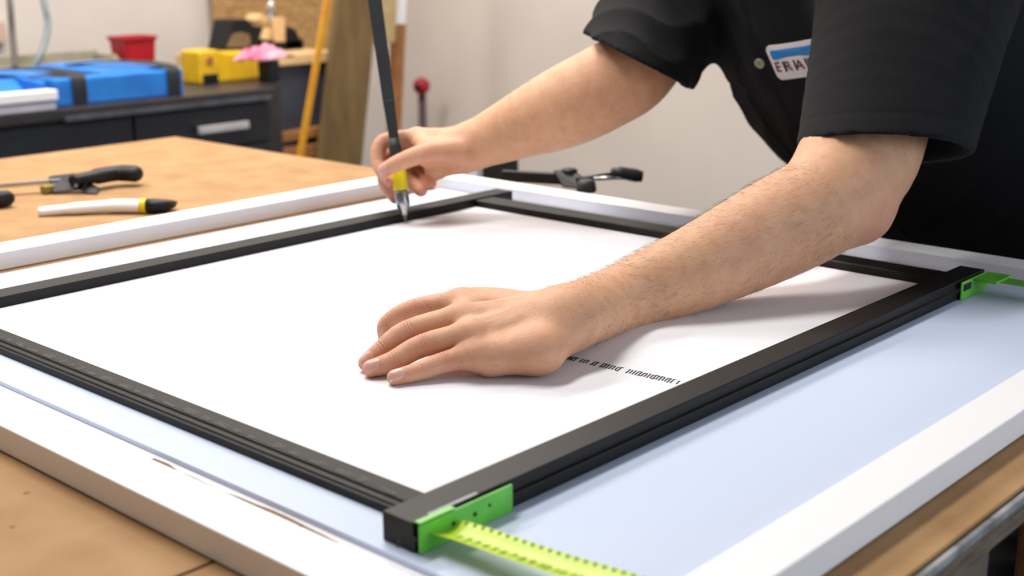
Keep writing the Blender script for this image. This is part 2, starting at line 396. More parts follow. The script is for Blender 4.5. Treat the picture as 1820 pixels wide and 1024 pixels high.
fr['pinky'] = ([K(765, 326, 1.740), K(752, 318, 1.765), K(742, 300, 1.785), K(780, 286, 1.785)], [.0078, .0086, .0094, .0115])
chR = {k: Chain(P, r, 4) for k, (P, r) in fr.items()}
palmR = [bridge(fr[k][0][3], Rw, .014, .026) for k in ('index', 'middle', 'ring', 'pinky')]
palmR += [bridge(K(762, 275, 1.712), Rw, .0175, .026), bridge(K(775, 298, 1.745), Rw, .0165, .0255), bridge(fr['index'][0][3], K(765, 268, 1.705), .012, .014)]
crR = crease_list(fr, unit(UP+unit(V(0, 0, CAMH)-V(1.2, 1.25, .1))))
nR = unit(np.cross(unit(Rw-fr['index'][0][3]), V(.2, .1, 1)))
def handR(p):
    m = ((p > V(.95, .95, -.1)) & (p < V(1.5, 1.5, .3))).all(1)
    out = np.full(len(p), .5); q = p[m]
    if not m.any(): return out
    d = None
    for a, b, ra, rb in palmR:
        e = cone(q, a, b, ra, rb); d = e if d is None else smin(d, e, .008)
    f = None
    for k, c in chR.items():
        e = c(q); f = e if f is None else smin(f, e, .0012)
    d = smin(d, f, .006); d = d+creases(q, crR)
    out[m] = d; return out
# --- trunk
SHL = pd(1625, -70, 1.52); SHR = pd(1205, -50, 1.85)
lat = unit(SHR-SHL)                                  # towards his right
pelvis = V(1.855, .665, -.06); waist = V(1.81, .70, .065); chest = V(1.635, .83, .22); upper = V(1.585, .875, .33)
spine = unit(upper-pelvis); lat = unit(lat-spine*(lat@spine)); frontn = -np.cross(lat, spine)
if frontn[0] > 0: frontn = -frontn
neck0 = upper+spine*.09; headc = V(1.40, .93, .60)
trunk = Chain([pelvis, waist, chest, upper], [.165, .155, .17, .15], 5, (frontn, 1.35))
neck = Chain([upper+spine*.02, neck0, headc-V(-.03, 0, .06)], [.075, .062, .056], 4)
hf = unit(V(-.72, .05, -.70)); hl = unit(lat-hf*(lat@hf)); hu = np.cross(hf, hl)     # head frame: face, right, up
if hu[2] < 0: hu = -hu
def head(p):
    m = ((p-headc)**2).sum(1) < .25**2; out = np.full(len(p), .5); q = p[m]
    if not m.any(): return out
    d = ell(q, headc+hu*.02-hf*.01, (hf, hl, hu), (.098, .078, .10))
    d = smin(d, ell(q, headc-hu*.055+hf*.035, (hf, hl, hu), (.06, .055, .062)), .03)      # jaw
    d = smin(d, cone(q, headc+hf*.088+hu*.005, headc+hf*.112-hu*.03, .009, .013), .012)      # nose
    d = smin(d, ell(q, headc+hf*.085+hu*.03, (hf, hl, hu), (.016, .045, .010)), .012)      # brow
    for s in (-1, 1):
        d = smax(d, -ell(q, headc+hf*.098+hl*.032*s+hu*.012, (hf, hl, hu), (.016, .018, .012)), .01)   # sockets
        d = smin(d, ell(q, headc+hl*.079*s-hu*.004-hf*.005, (hf, hl, hu), (.018, .008, .031)), .006)      # ears
    d = smin(d, ell(q, headc+hf*.090-hu*.056, (hf, hl, hu), (.010, .024, .008)), .006)      # lips
    d = d+.0018*np.exp(-((q-headc)@hu+.056)**2/.0015**2)*((q-headc)@hf > .05)*(np.abs((q-headc)@hl) < .026)
    out[m] = d; return out
def body(p):
    aL = armL(p)
    aL = smin(aL, np.sqrt(((p-pd(1538, 385, 1.335))**2).sum(1))-.021, .03)                # elbow point
    d = smin(aL, handL(p), .012)
    d = smin(d, smin(armR(p), handR(p), .012), .002)
    t = smin(trunk(p), neck(p), .03); t = smin(t, head(p), .02)
    return smin(d, t, .02)
# --- shirt
hemL_c = pd(1570, 266, 1.378); shL_c = pd(1644, -80, 1.53); axL = unit(hemL_c-shL_c)
hemR_c = pd(1134, 108, 1.675); shR_c = pd(1224, -50, 1.84); axR = unit(hemR_c-shR_c)
slL = Chain([shL_c, shL_c*.5+hemL_c*.5, hemL_c, hemL_c+axL*.10], [.120, .105, .0905, .088], 5)
slR = Chain([shR_c, shR_c*.5+hemR_c*.5, hemR_c+axR*.08], [.096, .088, .074], 5)
inL = Chain([hemL_c-axL*.11, hemL_c-axL*.05, hemL_c+axL*.08], [.068, .0795, .0820], 4)
inR = Chain([hemR_c-axR*.10, hemR_c-axR*.05, hemR_c+axR*.08], [.058, .064, .0665], 4)
RGT = R[:, 0]; TOC = unit(-V(R[0][2], R[1][2], 0)); DWN = R[:, 1]; FWD = R[:, 2]; nhL = unit(DWN*.98-RGT*.06-FWD*.03); nhR = unit(-RGT*.46+DWN*.88+FWD*.22)
trunkS = Chain([pelvis-spine*.06, pelvis+V(-.02, 0, .02), waist+frontn*.035, chest+frontn*.02, upper+frontn*.0, upper+spine*.06], [.20, .205, .205, .205, .165, .12], 5, (frontn, 1.38))
backS = Chain([pelvis-frontn*.05, waist-frontn*.05, chest-frontn*.055, upper-frontn*.05], [.19, .195, .19, .15], 5, (frontn, 1.5))
yoke = Chain([shL_c-lat*.0, upper+spine*.05, shR_c], [.092, .095, .088], 5)
def wav(p, k, a, ph, warp=0.0):
    s = p@np.array(k, float)+ph
    if warp: s = s+warp*np.sin(p@np.array([19., -23, 17]))+warp*.6*np.sin(p@np.array([-41., 29, 37]))
    return a*(np.abs(np.sin(s))**.8-.6)
PKC = [None]
def shirt(p):
    sL = smax(slL(p), (p-hemL_c)@nhL, .003); sR = smax(slR(p), (p-hemR_c)@nhR, .003)
    t = smin(smin(trunkS(p), backS(p), .05), yoke(p), .06)
    # folds on the sleeves and the front
    u = (p-shL_c)@axL
    sL = sL+wav(p, (17, -12, -26), .0034, .7, 1.2)*np.clip(1-((u-.1)/.16)**2, 0, 1)
    sL = sL-.0016*np.exp(-(((p-hemL_c)@nhL+.026)/.0022)**2)*0+.0008*np.exp(-(((p-hemL_c)@nhL+.024)/.0020)**2)
    sR = sR+wav(p, (30, 30, 30), .0034, .2, .9)+.0010*np.exp(-(((p-hemR_c)@nhR+.022)/.002)**2)
    lc = (p-chest)@lat; vc = (p-chest)@spine
    front = np.clip(((p-chest)@frontn-.03)/.03, 0, 1)
    t = t+wav(p, tuple(lat*46+spine*9), .0042, .4, .9)*front*np.clip(1.1-vc*2, .3, 1)*np.clip((lc+.015)/.03, .12, 1)
    t = t-.0022*front*(np.clip((.019-np.abs(lc-.012))/.0025, 0, 1))                     # button placket
    pk = np.minimum(np.minimum(lc-.058, .168-lc), np.minimum(.075-vc, vc+.075))     # chest pocket on his right
    t = t-.0034*front*np.clip(pk/.003+.5, 0, 1)+.0035*front*np.exp(-((vc-.078)/.004)**2)*((lc > .058) & (lc < .168))
    d = smin(smin(t, sL, .035), sR, .035)
    d = smax(d, -inL(p), .002); d = smax(d, -inR(p), .002)
    d = smax(d, -neck(p)+.006, .006)
    nk = (p-neck0)@spine; ncut = np.sqrt(np.maximum(((p-neck0)**2).sum(1)-nk**2, 0))
    d = smax(d, np.minimum(nk-.035, .13-ncut), .01)
    d = smax(d, -(p[:, 2]+.17), .004)
    return d
# ---------------------------------------------------------------- the person
HB, HS = .0020, .0036
person = thing('person', (1.78, .74, -TZ), 'person in a black short-sleeved work shirt leaning over the white sheet with a long knife', 'person')
bv, bf = polygonize(body, (.60, .48, -.13), (1.95, 1.44, .76), HB)
bv, bf = refine(bv, bf, lambda p: smin(armL(p), handL(p), .012), (.66, .66, 0), (1.0, 1.02, .11))
b_ob = fast_mesh('body', bv, bf, M['skin'], person)
# pinker skin at the knuckles and finger ends
sp = []
for fd in (fl, fr):
    for k, (P, r) in fd.items():
        sp += [(P[0], r[0]*1.5, .75), (P[1], r[1]*1.1, .45), (P[2], r[2]*1.3, .6), (P[3], r[3]*1.3, .35)]
sp += [(pd(1556, 400, 1.33), .035, .45), (pz(930, 640, P_TOP+.01), .03, .4), (K(790, 290, 1.70), .022, .35)]
bl = np.zeros(len(bv))
for c, r, a in sp: bl = np.maximum(bl, a*np.exp(-((bv-c)**2).sum(1)/(r*1.2)**2))
at = b_ob.data.attributes.new('blush', 'FLOAT', 'POINT'); at.data.foreach_set('value', bl.astype(np.float32))
def bvh_of(v, f): return BVHTree.FromPolygons([Vector(x) for x in v.tolist()], f.tolist())
def sub_bvh(v, f, lo, hi):
    m = ((v > np.array(lo)) & (v < np.array(hi))).all(1); fm = m[f].all(1); ids = np.cumsum(m)-1
    return bvh_of(v[m], ids[f[fm]])
bvL = sub_bvh(bv, bf, (.55, .5, -.05), (1.45, 1.1, .3)); bvR = sub_bvh(bv, bf, (1.0, .95, -.05), (1.5, 1.5, .3))
EYE = V(0, 0, CAMH)
# finger nails: curved plates sitting on the last joint
def nail(P, r, up, bvh, w=1.0, rim=False):
    a = unit(P[0]-P[1]); side = unit(np.cross(a, up)); n = np.cross(side, a)
    if n@up < 0: n = -n
    L, W = r[0]*1.05, r[0]*.80*w; vs = []; NU, NV = 9, 9; c = P[0]-a*r[0]*.05
    for i in range(NU):
        for j in range(NV):
            x = -1+2*i/(NU-1); y = -1+2*j/(NV-1)
            x2 = x*math.sqrt(1-y*y*.42); y2 = y*math.sqrt(1-x*x*.35)
            o = c+a*L*x2+side*W*y2+n*.02
            h = bvh.ray_cast(Vector(o), Vector(-n), .05)
            vs.append((np.array(h[0])+n*(.0005-.0003*(abs(x) > .95 or abs(y) > .95))) if h[0] is not None else o-n*.02)
    fs = [(i*NV+j, (i+1)*NV+j, (i+1)*NV+j+1, i*NV+j+1) for i in range(NU-1) for j in range(NV-1)]
    nv = len(vs); vs2 = vs+[v-n*.0009 for v in vs]
    fs2 = fs+[tuple(q+nv for q in f[::-1]) for f in fs]
    o = link_mesh('fingernail', vs2, fs2, M['nail'], person, smooth=True)
    if rim:
        rv = []; 
        for j in range(NV): rv += [vs[(NU-1)*NV+j]+n*.0003, vs[(NU-2)*NV+j]*.7+vs[(NU-1)*NV+j]*.3+n*.0004]
        link_mesh('nail_rim', rv, [(2*j, 2*j+2, 2*j+3, 2*j+1) for j in range(NV-1)], M['nailtip'], o, smooth=True)
nu = unit(UP*.8+unit(EYE-V(.75, .8, .02))*1.0)
for k in ('pinky', 'ring', 'middle', 'index'): nail(fl[k][0], fl[k][1], nu, bvL, 1.0, k == 'pinky')
nail(fl['thumb'][0], fl['thumb'][1], unit(V(.2, .8, .6)), bvL)
nail(fr['thumb'][0], fr['thumb'][1], unit(unit(EYE-fr['thumb'][0][0])+UP*.5), bvR, 1.15)
# fine hair on the forearm that leans on the sheet
hv, hfc = [], []
def hairs(ch, i0, i1, cnt, ln, bvh, phi):
    for _ in range(cnt):
        s = rng.uniform(i0, i1); i = int(s); q = ch.q[i]*(1-(s-i))+ch.q[min(i+1, len(ch.q)-1)]*(s-i); t = unit(ch.q[i+1][:3]-ch.q[i][:3])
        a = unit(np.cross(t, UP)); b2 = np.cross(a, t); th = rng.uniform(*phi); n = a*math.cos(th)+b2*math.sin(th)
        h = bvh.ray_cast(Vector(q[:3]+n*.12), Vector(-n), .2)
        if h[0] is None: continue
        p0 = np.array(h[0]); nn = np.array(h[1]); l = ln*rng.uniform(.5, 1.2)
        dirv = unit(-t*1.0+a*rng.uniform(-.5, .5)+nn*.35); w = unit(np.cross(dirv, EYE-p0))*.00006
        p1 = p0+dirv*l*.5+nn*.0006; p2 = p0+unit(dirv-nn*.25)*l
        n0 = len(hv); hv.extend([p0-w, p0+w, p1-w*.7, p1+w*.7, p2]); hfc.extend([(n0, n0+1, n0+3, n0+2), (n0+2, n0+3, n0+4)])
hairs(armL, 6, 24, 1500, .011, bvL, (0, 2*math.pi)); hairs(armL, 4, 24, 1500, .011, bvL, (-.6, 2.4))
link_mesh('arm_hair', hv, hfc, M['armhair'], person, kind='stuff')
# shirt
sv, sf = polygonize(shirt, (1.15, .42, -.20), (2.05, 1.36, .62), HS)
shirt_ob = fast_mesh('shirt', sv, sf, M['shirt'], person)
bvS = bvh_of(sv, sf)
def on_shirt(px, py, back=0):
    d = unit(pd(px, py, 1)-EYE); h = bvS.ray_cast(Vector(EYE+d*back), Vector(d), 5); return np.array(h[0]), np.array(h[1])
def drape(c, ex, ey, n, pts, off):
    out = []
    for x, y in pts:
        o = c+ex*x+ey*y+n*.06; h = bvS.ray_cast(Vector(o), Vector(-n), .12)
        out.append((x, y, (np.array(h[0])-c)@n if h[0] is not None else 0.))
    q = np.array(out); xs, ys = np.linspace(-PW, PW, 9), np.linspace(-PH, PH, 7); G = []
    for x in xs:
        for y in ys:
            h = bvS.ray_cast(Vector(c+ex*x+ey*y+n*.06), Vector(-n), .12)
            if h[0] is not None: G.append((x, y, (np.array(h[0])-c)@n))
    G = np.array(G); A = np.stack([G[:, 0]*0+1, G[:, 0], G[:, 1], G[:, 0]**2, G[:, 0]*G[:, 1], G[:, 1]**2], 1)
    k = np.linalg.lstsq(A, G[:, 2], rcond=None)[0]; up = max(0, (G[:, 2]-A@k).max())
    return [c+ex*x+ey*y+n*(k[0]+k[1]*x+k[2]*y+k[3]*x*x+k[4]*x*y+k[5]*y*y+up+off-.0012) for x, y, z in q]
bc, bn = on_shirt(1351, 112); bn = unit(frontn+unit(EYE-bc)*.6)
m = MB(); m.lathe(bc+frontn*.0005, bn, [(.0001, .0), (.0068, .0), (.0072, .0012), (.0062, .0022), (.004, .0015), (.0001, .0014)], 20)
bt = m.build('button', M['button'], shirt_ob)
m = MB()
for i, j in ((-1, -1), (1, -1), (-1, 1), (1, 1)): m.tube([bc+frontn*.0005+bn*.0012+lat*i*.0013+spine*j*.0013, bc+frontn*.0005+bn*.0021+lat*i*.0013+spine*j*.0013], .0006, 6)
m.build('thread', M['patchk'], bt)
pc, pn = on_shirt(1412, 108); pn = unit(frontn*.8-RGT*.15-FWD*.35); ex = unit(np.cross(pn, DWN)); ex = ex if ex@RGT > 0 else -ex; ey = np.cross(pn, ex); ey = ey if ey@DWN < 0 else -ey
PW, PH = .040, .0235
def rrect(w, h, r, n=8, taper=0):
    out = []
    for cx, cy, a0 in ((w-r, h-r, 0), (-w+r, h-r, 90), (-w+r, -h+r, 180), (w-r, -h+r, 270)):
        for i in range(n+1):
            a = math.radians(a0+90*i/n); x, y = cx+r*math.cos(a), cy+r*math.sin(a)
            out.append((x*(1-taper*(h-y)/(2*h)), y))
    return out
def patch_shape(name, outline, mt, off, parent, thick=.0008):
    # fill the outline with a fan of rings so that it can follow the cloth
    rings = 7; pts = []; cx = sum(p[0] for p in outline)/len(outline); cy = sum(p[1] for p in outline)/len(outline); N = len(outline)
    for k in range(rings, 0, -1): pts += [(cx+(x-cx)*k/rings, cy+(y-cy)*k/rings) for x, y in outline]
    pts.append((cx, cy)); top = drape(pc, ex, ey, pn, pts, off); bot = [p-pn*thick for p in top[:N]]
    fs = []
    for k in range(rings-1):
        for i in range(N): fs.append((k*N+i, k*N+(i+1) % N, (k+1)*N+(i+1) % N, (k+1)*N+i))
    for i in range(N): fs.append(((rings-1)*N+i, (rings-1)*N+(i+1) % N, rings*N))
    nb = len(top)
    for i in range(N): fs.append((nb+i, nb+(i+1) % N, (i+1) % N, i))
    return link_mesh(name, top+bot, fs, mt, parent, smooth=False)
pw = patch_shape('name_patch', rrect(PW, PH, .008, taper=.16), M['patchw'], .0016, shirt_ob, .0016)
patch_shape('blue_stripe', [(x, y+.0110) for x, y in rrect(PW*.84, .0062, .003, 4, taper=.05)], M['patchb'], .0022, pw)
def text_mesh(name, s, size, mt, at_fn, parent, depth=0):
    cu = bpy.data.curves.new(name, 'FONT'); cu.body = s; cu.size = size; cu.align_x = 'LEFT'; cu.offset = size*.012
    ob = bpy.data.objects.new(name, cu); COL.objects.link(ob); dg = bpy.context.evaluated_depsgraph_get(); dg.update()
    me = bpy.data.meshes.new_from_object(ob.evaluated_get(dg)); vs = [(v.co.x, v.co.y) for v in me.vertices]; fs = [tuple(p.vertices) for p in me.polygons]
    bpy.data.objects.remove(ob); bpy.data.curves.remove(cu); bpy.data.meshes.remove(me)
    return link_mesh(name, at_fn(vs), fs, mt, parent)
text_mesh('lettering', 'E R A I', .0185, M['patchr'], lambda q: drape(pc, ex, ey, pn, [(-PW*.80+x*1.05, -.0115+y) for x, y in q], .0024), pw)
text_mesh('lettering', ' I  I  I', .0185, M['patchk'], lambda q: drape(pc, ex, ey, pn, [(-PW*.80+.0075+x*1.15+y*-.12, -.0122+y*1.1) for x, y in q], .00245), pw)
# head details
for s in (-1, 1):
    ec = headc+hf*.080+hl*.032*s+hu*.012
    m = MB(); m.lathe(ec-hf*.011, hf, [(.0001, 0), (.007, .002), (.0105, .008), (.0115, .012), (.0105, .016), (.007, .0215), (.0001, .0235)], 20); e = m.build('eyeball', M['eye'], person)
    m = MB(); m.lathe(ec+hf*.0112, hf, [(.0001, 0), (.0052, .0001), (.0040, .0012), (.0001, .0016)], 18); m.build('iris', M['iris'], e)
def hairf(p):
    m = ((p-headc)**2).sum(1) < .22**2; out = np.full(len(p), .5); q = p[m]
    if not m.any(): return out
    d = ell(q, headc+hu*.026-hf*.016, (hf, hl, hu), (.107, .087, .106))+.0018*np.sin(q@(hl*400))*np.sin(q@(hf*90))
    x = (q-headc)@hf; z = (q-headc)@hu
    d = smax(d, -(z-.005+(-x)*.75+.0), .008); d = smax(d, x-.062-.35*(z-.06), .008)
    out[m] = smax(d, -(head(q)-.0), .001); return out
v2, f2 = polygonize(hairf, headc-.2, headc+.2, .0032); fast_mesh('hair', v2, f2, M['hair'], person)
# trousers, belt and shoes (behind the table)
hipw = .105; hips = pelvis+V(.0, 0, 0)
feet = [V(1.80, .60, -TZ), V(1.93, .93, -TZ)]
legs = []
for s, ft in zip((-1, 1), feet):
    h = hips+lat*hipw*s+V(0, 0, -.05); kn = V((h[0]+ft[0])/2-.03, (h[1]+ft[1])/2, -.45)
    legs.append(Chain([h, h*.5+kn*.5+V(-.01, 0, 0), kn, kn*.45+ft*.55+V(.02, 0, .05), ft+V(.0, 0, .09)], [.118, .098, .078, .072, .062], 5))
hipc = Chain([pelvis-spine*.10, pelvis, pelvis+spine*.10], [.19, .197, .185], 4, (frontn, 1.40))
def trousers(p):
    d = smin(smin(legs[0](p), legs[1](p), .015), hipc(p), .05)
    d = d+wav(p, (8, 12, 60), .004, .3, 1.1)
    d = smax(d, -(p[:, 2]+TZ-.035), .004)
    return smax(d, (p-pelvis)@spine-.09, .004)
v2, f2 = polygonize(trousers, (1.45, .35, -.90), (2.15, 1.2, .12), .006); fast_mesh('trousers', v2, f2, M['trousers'], person)
for ft in feet:
    def shoe(p, ft=ft):
        fd = V(-1, .05, 0)
        d = Chain([ft+V(.05, 0, .045), ft+V(-.02, 0, .05), ft+fd*.12+V(0, 0, .036), ft+fd*.19+V(0, 0, .030)], [.042, .046, .044, .034], 4)(p)
        d = smin(d, cone(p, ft+V(.01, 0, .05), ft+V(.01, 0, .11), .044, .046), .02)
        return smax(d, -(p[:, 2]+TZ-.001), .003)
    v2, f2 = polygonize(shoe, ft+V(-.28, -.12, -.01), ft+V(.14, .12, .2), .005); fast_mesh('shoe', v2, f2, M['shoe'], person)
# ---------------------------------------------------------------- table and the work on it
T = -.0015
wb = thing('workbench', (.6, 1.27, -TZ), 'large workbench with a worn tan hardboard top that the frames lie on', 'workbench')
TX0, TX1, TY0, TY1 = -.55, 1.455, .296, 2.235
m = MB(); m.box(TX0, TX1, TY0+.002, .6205, -.005, T); m.build('top_board', M['board'], wb, bevel=.001)
m = MB(); m.box(TX0, TX1, .6235, TY1, -.005, T); m.build('top_board', M['board'], wb, bevel=.001)
m = MB(); m.box(TX0, TX1-.002, TY0, TY1-.002, -.030, -.0055); m.build('core_panel', M['ply'], wb, bevel=.001)
m = MB(); m.box(TX0, TX1, TY0-.0035, TY0+.001, -.0105, -.0042); m.build('edge_strip', M['edge'], wb, bevel=.001)
for x in (TX0+.12, TX1-.12):
    for y in (TY0+.12, TY1-.12):
        m = MB(); m.box(x-.04, x+.04, y-.04, y+.04, -TZ, -.03); m.build('leg', M['timber'], wb, bevel=.004)
m = MB(); m.box(TX0+.08, TX1-.08, TY0+.10, TY1-.10, -.70, -.68); m.build('lower_shelf', M['ply'], wb, bevel=.002)
# stains and nicks in the hardboard
stm = mat('brown_stain', (138,96,52), .8, c2=(160,120,76), scale=90)
for px, py, r in ((48, 876, .0026), (22, 936, .0022)):
    c = pz(px, py, T); m = MB(); m.tube([c, c+V(0, 0, .0003)], r, 9); m.build('stain', stm, wb)
# white outer frame, four separate moulding pieces joined in one thing
F0 = -.0005; W = .021
wf = thing('picture_frame', (.9, .9, 0), 'large white picture frame lying flat around the white board', 'frame')
def rail(name, x0, x1, y0, y1, z0, z1, mt, par, bev=.0012, **kw):
    m = MB(); m.box(x0, x1, y0, y1, z0, z1); return m.build(name, mt, par, bevel=bev, **kw)
X0, X1, Y0, Y1 = .409, 1.413, .334, 1.478
def mitred(name, a, b, c, d, par, mt, z0, z1):
    m = MB(); m.prism([(*a, z0), (*b, z0), (*c, z0), (*d, z0)], (0, 0, z1-z0)); return m.build(name, mt, par, bevel=.0012)
w1 = .038; w2 = .049
mitred('frame_rail', (X0, Y0), (X1, Y0), (X1-.040, Y0+w1), (X0+w1, Y0+w1), wf, M['white'], F0, W)
mitred('frame_rail', (X0, Y0+.0006), (X0+w1, Y0+w1+.0006), (X0+w1, Y1-w2-.0006), (X0, Y1-.0006), wf, M['white'], F0, W)
mitred('frame_rail', (X1, Y0+.0006), (X1-.040, Y0+w1+.0006), (X1-.040, Y1-w2-.0006), (X1, Y1-.0006), wf, M['white'], F0, W)
mitred('frame_rail', (X0, Y1), (X1, Y1), (X1-.040, Y1-w2), (X0+w1, Y1-w2), wf, M['white'], F0, W)
# thin liner and the board inside it
def liner():
    n = 60; pts = []; ys = np.linspace(.3725, 1.40, n)
    for y in ys:
        px = None; x = .4485
        if .575 < y < .80:
            x = .4770+.003*math.sin(y*310)*math.sin(y*91)+random.uniform(-.002, .002)
        pts.append((x, y, 0))
    poly = pts+[(1.3715, 1.40, 0), (1.3715, .3725, 0)]
    m = MB(); m.prism([(a, b, -.0012) for a, b, c in poly], (0, 0, .0012)); return m.build('backing_sheet', M['paper'], None, label='thin white backing sheet with a ragged torn edge under the white board', cat='sheet')
liner()
S = .004
m = MB(); m.box(.481, 1.3705, .3730, 1.396, .0002, S); m.build('mount_board', M['board_w'], None, bevel=.0006, label='large smooth white board filling the white frame, under the black frame', cat='board')
# black inner frame
bf_ = thing('picture_frame', (.9, .9, S), 'smaller black picture frame lying on the white board around the white sheet', 'frame')
B = .024; Z0 = S+.0003
def profile_rail(name, axis, a0, a1, prof, mt, par, **kw):      # prof = [(across, z)] swept along x or y
    if axis == 'x': poly = [(a0, q, z) for q, z in prof]; vec = (a1-a0, 0, 0)
    else: poly = [(q, a0, z) for q, z in prof]; vec = (0, a1-a0, 0)
    m = MB(); m.prism(poly, vec); return m.build(name, mt, par, bevel=.0005, **kw)
NX0 = .4905
near = profile_rail('frame_rail', 'x', NX0, 1.330, [(.5290, Z0), (.5285, .0125), (.5268, .0135), (.5268, .0150), (.5300, .0160), (.5300, B-.0006), (.5306, B), (.5570, B), (.5575, B-.0006), (.5575, Z0)], M['black'], bf_, label='near rail of the black frame, grooved along its outer side')
profile_rail('frame_rail', 'x', .498, 1.345, [(1.2250, Z0), (1.2250, B-.0006), (1.2256, B), (1.2560, B), (1.2565, B-.0006), (1.2565, Z0)], M['black'], bf_)
profile_rail('frame_rail', 'y', .5580, 1.2245, [(1.2690, Z0), (1.2690, B-.003), (1.2705, B-.002), (1.3020, B-.002), (1.3030, B-.003), (1.3030, Z0)], M['black'], bf_)
left = profile_rail('frame_rail', 'y', .5580, 1.2245, [(.5175, Z0), (.5175, .0095), (.5195, .0105), (.5205, .0118), (.5240, .0122), (.5250, .0138), (.5270, .0146), (.5410, .0146), (.5415, .0140), (.5415, Z0)], M['black_w'], bf_, label='near left rail with faint grey print along it')
# faint print on the left rail
m = MB(); y = 1.17
while y > .60:
    L = random.uniform(.006, .022)
    for k in range(random.choice((2, 3, 3, 4))):
        x = .5262+.0018*k+random.uniform(-.0003, .0003); l2 = L*random.uniform(.35, 1); o = random.uniform(0, L-l2)
        m.box(x, x+.00035, y-o-l2, y-o, .0141, .0149)
    y -= L+random.uniform(.003, .010)
m.build('faint_print', M['mark'], left)
m = MB(); m.box(.505, .548, .5303, .5330, B-.0004, B+.0004); m.build('scuff_mark', M['edge'], near)
# white sheet held in the black frame
m = MB(); m.box(.5425, 1.2680, .5585, 1.2240, Z0, P_TOP)
sheet = m.build('canvas_sheet', M['paper'], None, bevel=.0004, label='white sheet set inside the black frame, under the hand', cat='sheet')
m = MB(); n = 41
for i in range(n):
    t = i/(n-1); c = pz(997+208*t, 633+47*t, P_TOP); r = random.random()
    if r < .08: continue
    a = V(.0105, .0030, 0)*random.uniform(.75, 1.05); w = V(0, .00065, 0)
    def tick(c, a, w): m.prism([c-a/2-w, c+a/2-w, c+a/2+w, c-a/2+w], (0, 0, .0003))
    tick(c, a, w)
    if r > .55: tick(c+a*.45+V(0, -.0010, 0), V(.0004, -.0026, 0), V(.0005, 0, 0))
    if r > .75: tick(c-a*.45+V(0, .0008, 0), V(.0004, .0026, 0), V(.0005, 0, 0))
    if .3 < r < .4: tick(c+V(.0004, -.0016, 0), V(.0042, -.0022, 0), w)
m.build('printed_marks', M['ink'], sheet, label='row of small black slanted printed marks')
a, b = pz(413, 503, P_TOP), pz(545, 538, P_TOP)
m = MB(); m.prism([a+V(-.0008, 0, 0), a+V(.0008, 0, 0), b+V(.0008, 0, 0), b+V(-.0008, 0, 0)], (0, 0, .0001)); m.build('pencil_line', M['pencil'], sheet)
# green clamp plates and tapes on the near rail
g = thing('corner_bracket', (.52, .528, S), 'green perforated bracket plate on the near left end of the black frame', 'bracket')
m = MB(); m.box(.4915, .5745, .5248, .5266, S+.0005, B-.0006); gp = m.build('plate', M['green'], g, bevel=.0004)
m = MB(); m.box(.4915, .5220, .5248, .5300, B+.0001, B+.0010); m.build('top_lip', M['green'], g, bevel=.0003)
for px, py, r in ((709, 967, .0021), (806, 931, .0015), (844, 914, .0015), (870, 898, .0011)):
    c = py_(px, py, .5248); m = MB(); m.tube([c+V(0, .0005, 0), c-V(0, .0006, 0)], r, 18); m.build('screw_hole', M['hole'], gp)
def tape(name, path, ex, w, mt, par_label, cat, tick_mt):
    t = thing(name, (path[0][0], path[0][1], S), par_label, cat)
    pts = smoothpts(path, 8); vs = []; K_ = 9; N = len(pts)
    for p in pts:
        for j in range(K_):
            s = -1+2*j/(K_-1); vs.append(p+V(ex[0], ex[1], 0)*w*s+V(0, 0, .0035)*s*s)
    vs += [v-V(0, 0, .0006) for v in vs]; nb = N*K_; fs = []
    for i in range(N-1):
        for j in range(K_-1):
            q = (i*K_+j, i*K_+j+1, (i+1)*K_+j+1, (i+1)*K_+j); fs += [q, tuple(x+nb for x in q[::-1])]
        fs += [(i*K_, (i+1)*K_, (i+1)*K_+nb, i*K_+nb), (i*K_+K_-1, i*K_+K_-1+nb, (i+1)*K_+K_-1+nb, (i+1)*K_+K_-1)]
    bl = link_mesh('blade', vs, fs, mt, t, smooth=True)
    return t, bl, pts
tp, blade, pts = tape('tape_measure', [V(.512, .5238, .013), V(.513, .50, .0145), V(.512, .44, .018), V(.511, .37, .0235), V(.509, .28, .025), V(.507, .16, .026)], (1, 0), .0125, M['tape'],
    'yellow-green tape measure blade running from the bracket towards the front edge', 'tape measure', M['tick'])
# ticks and numerals printed on the blade, laid on its curved surface
def on_blade(x, y):     # x = -1..1 across, y = world y
    ps = np.array(pts); z = np.interp(-y, -ps[:, 1], ps[:, 2]); cx = np.interp(-y, -ps[:, 1], ps[:, 0])
    return V(cx+.0125*x, y, z+.0035*x*x+.0003)
m = MB(); y = .517
while y > .30:
    a, b, c, d = on_blade(.80, y-.0011), on_blade(.80, y+.0011), on_blade(.97, y+.0011), on_blade(.97, y-.0011)
    m.add([a, b, c, d], [(0, 3, 2, 1)]); y -= .0068
m.build('scale_ticks', M['tick'], blade)
def numer(q): return [on_blade(-.55+yy/.0125*1.0, .512-xx) for xx, yy in q]
text_mesh('scale_numerals', '1 2 3 4 5 6 7 8 9 10 11 12 13 14 15 16', .0095, M['tick'], numer, blade)
g = thing('corner_bracket', (1.30, .528, S), 'green bracket with a dark slot on the far right end of the black frame', 'bracket')
m = MB(); m.box(1.262, 1.3285, .5248, .5266, S+.0005, B-.0006); gp = m.build('plate', M['green'], g, bevel=.0004)
m = MB(); m.box(1.266, 1.283, .5240, .5250, .0135, .0205); m.build('slot', M['hole'], gp)
m = MB(); m.box(1.289, 1.3285, .500, .5246, .0200, .0228); m.build('hook', M['green'], g, bevel=.0008)
tp2 = thing('tape_measure', (1.31, .5, S), 'green tape measure blade running right from the far bracket past the person', 'tape measure')
m = MB(); path = smoothpts([V(1.308, .512, .0192), V(1.307, .46, .020), V(1.305, .40, .0225), V(1.300, .32, .0255), V(1.294, .24, .026)], 6)
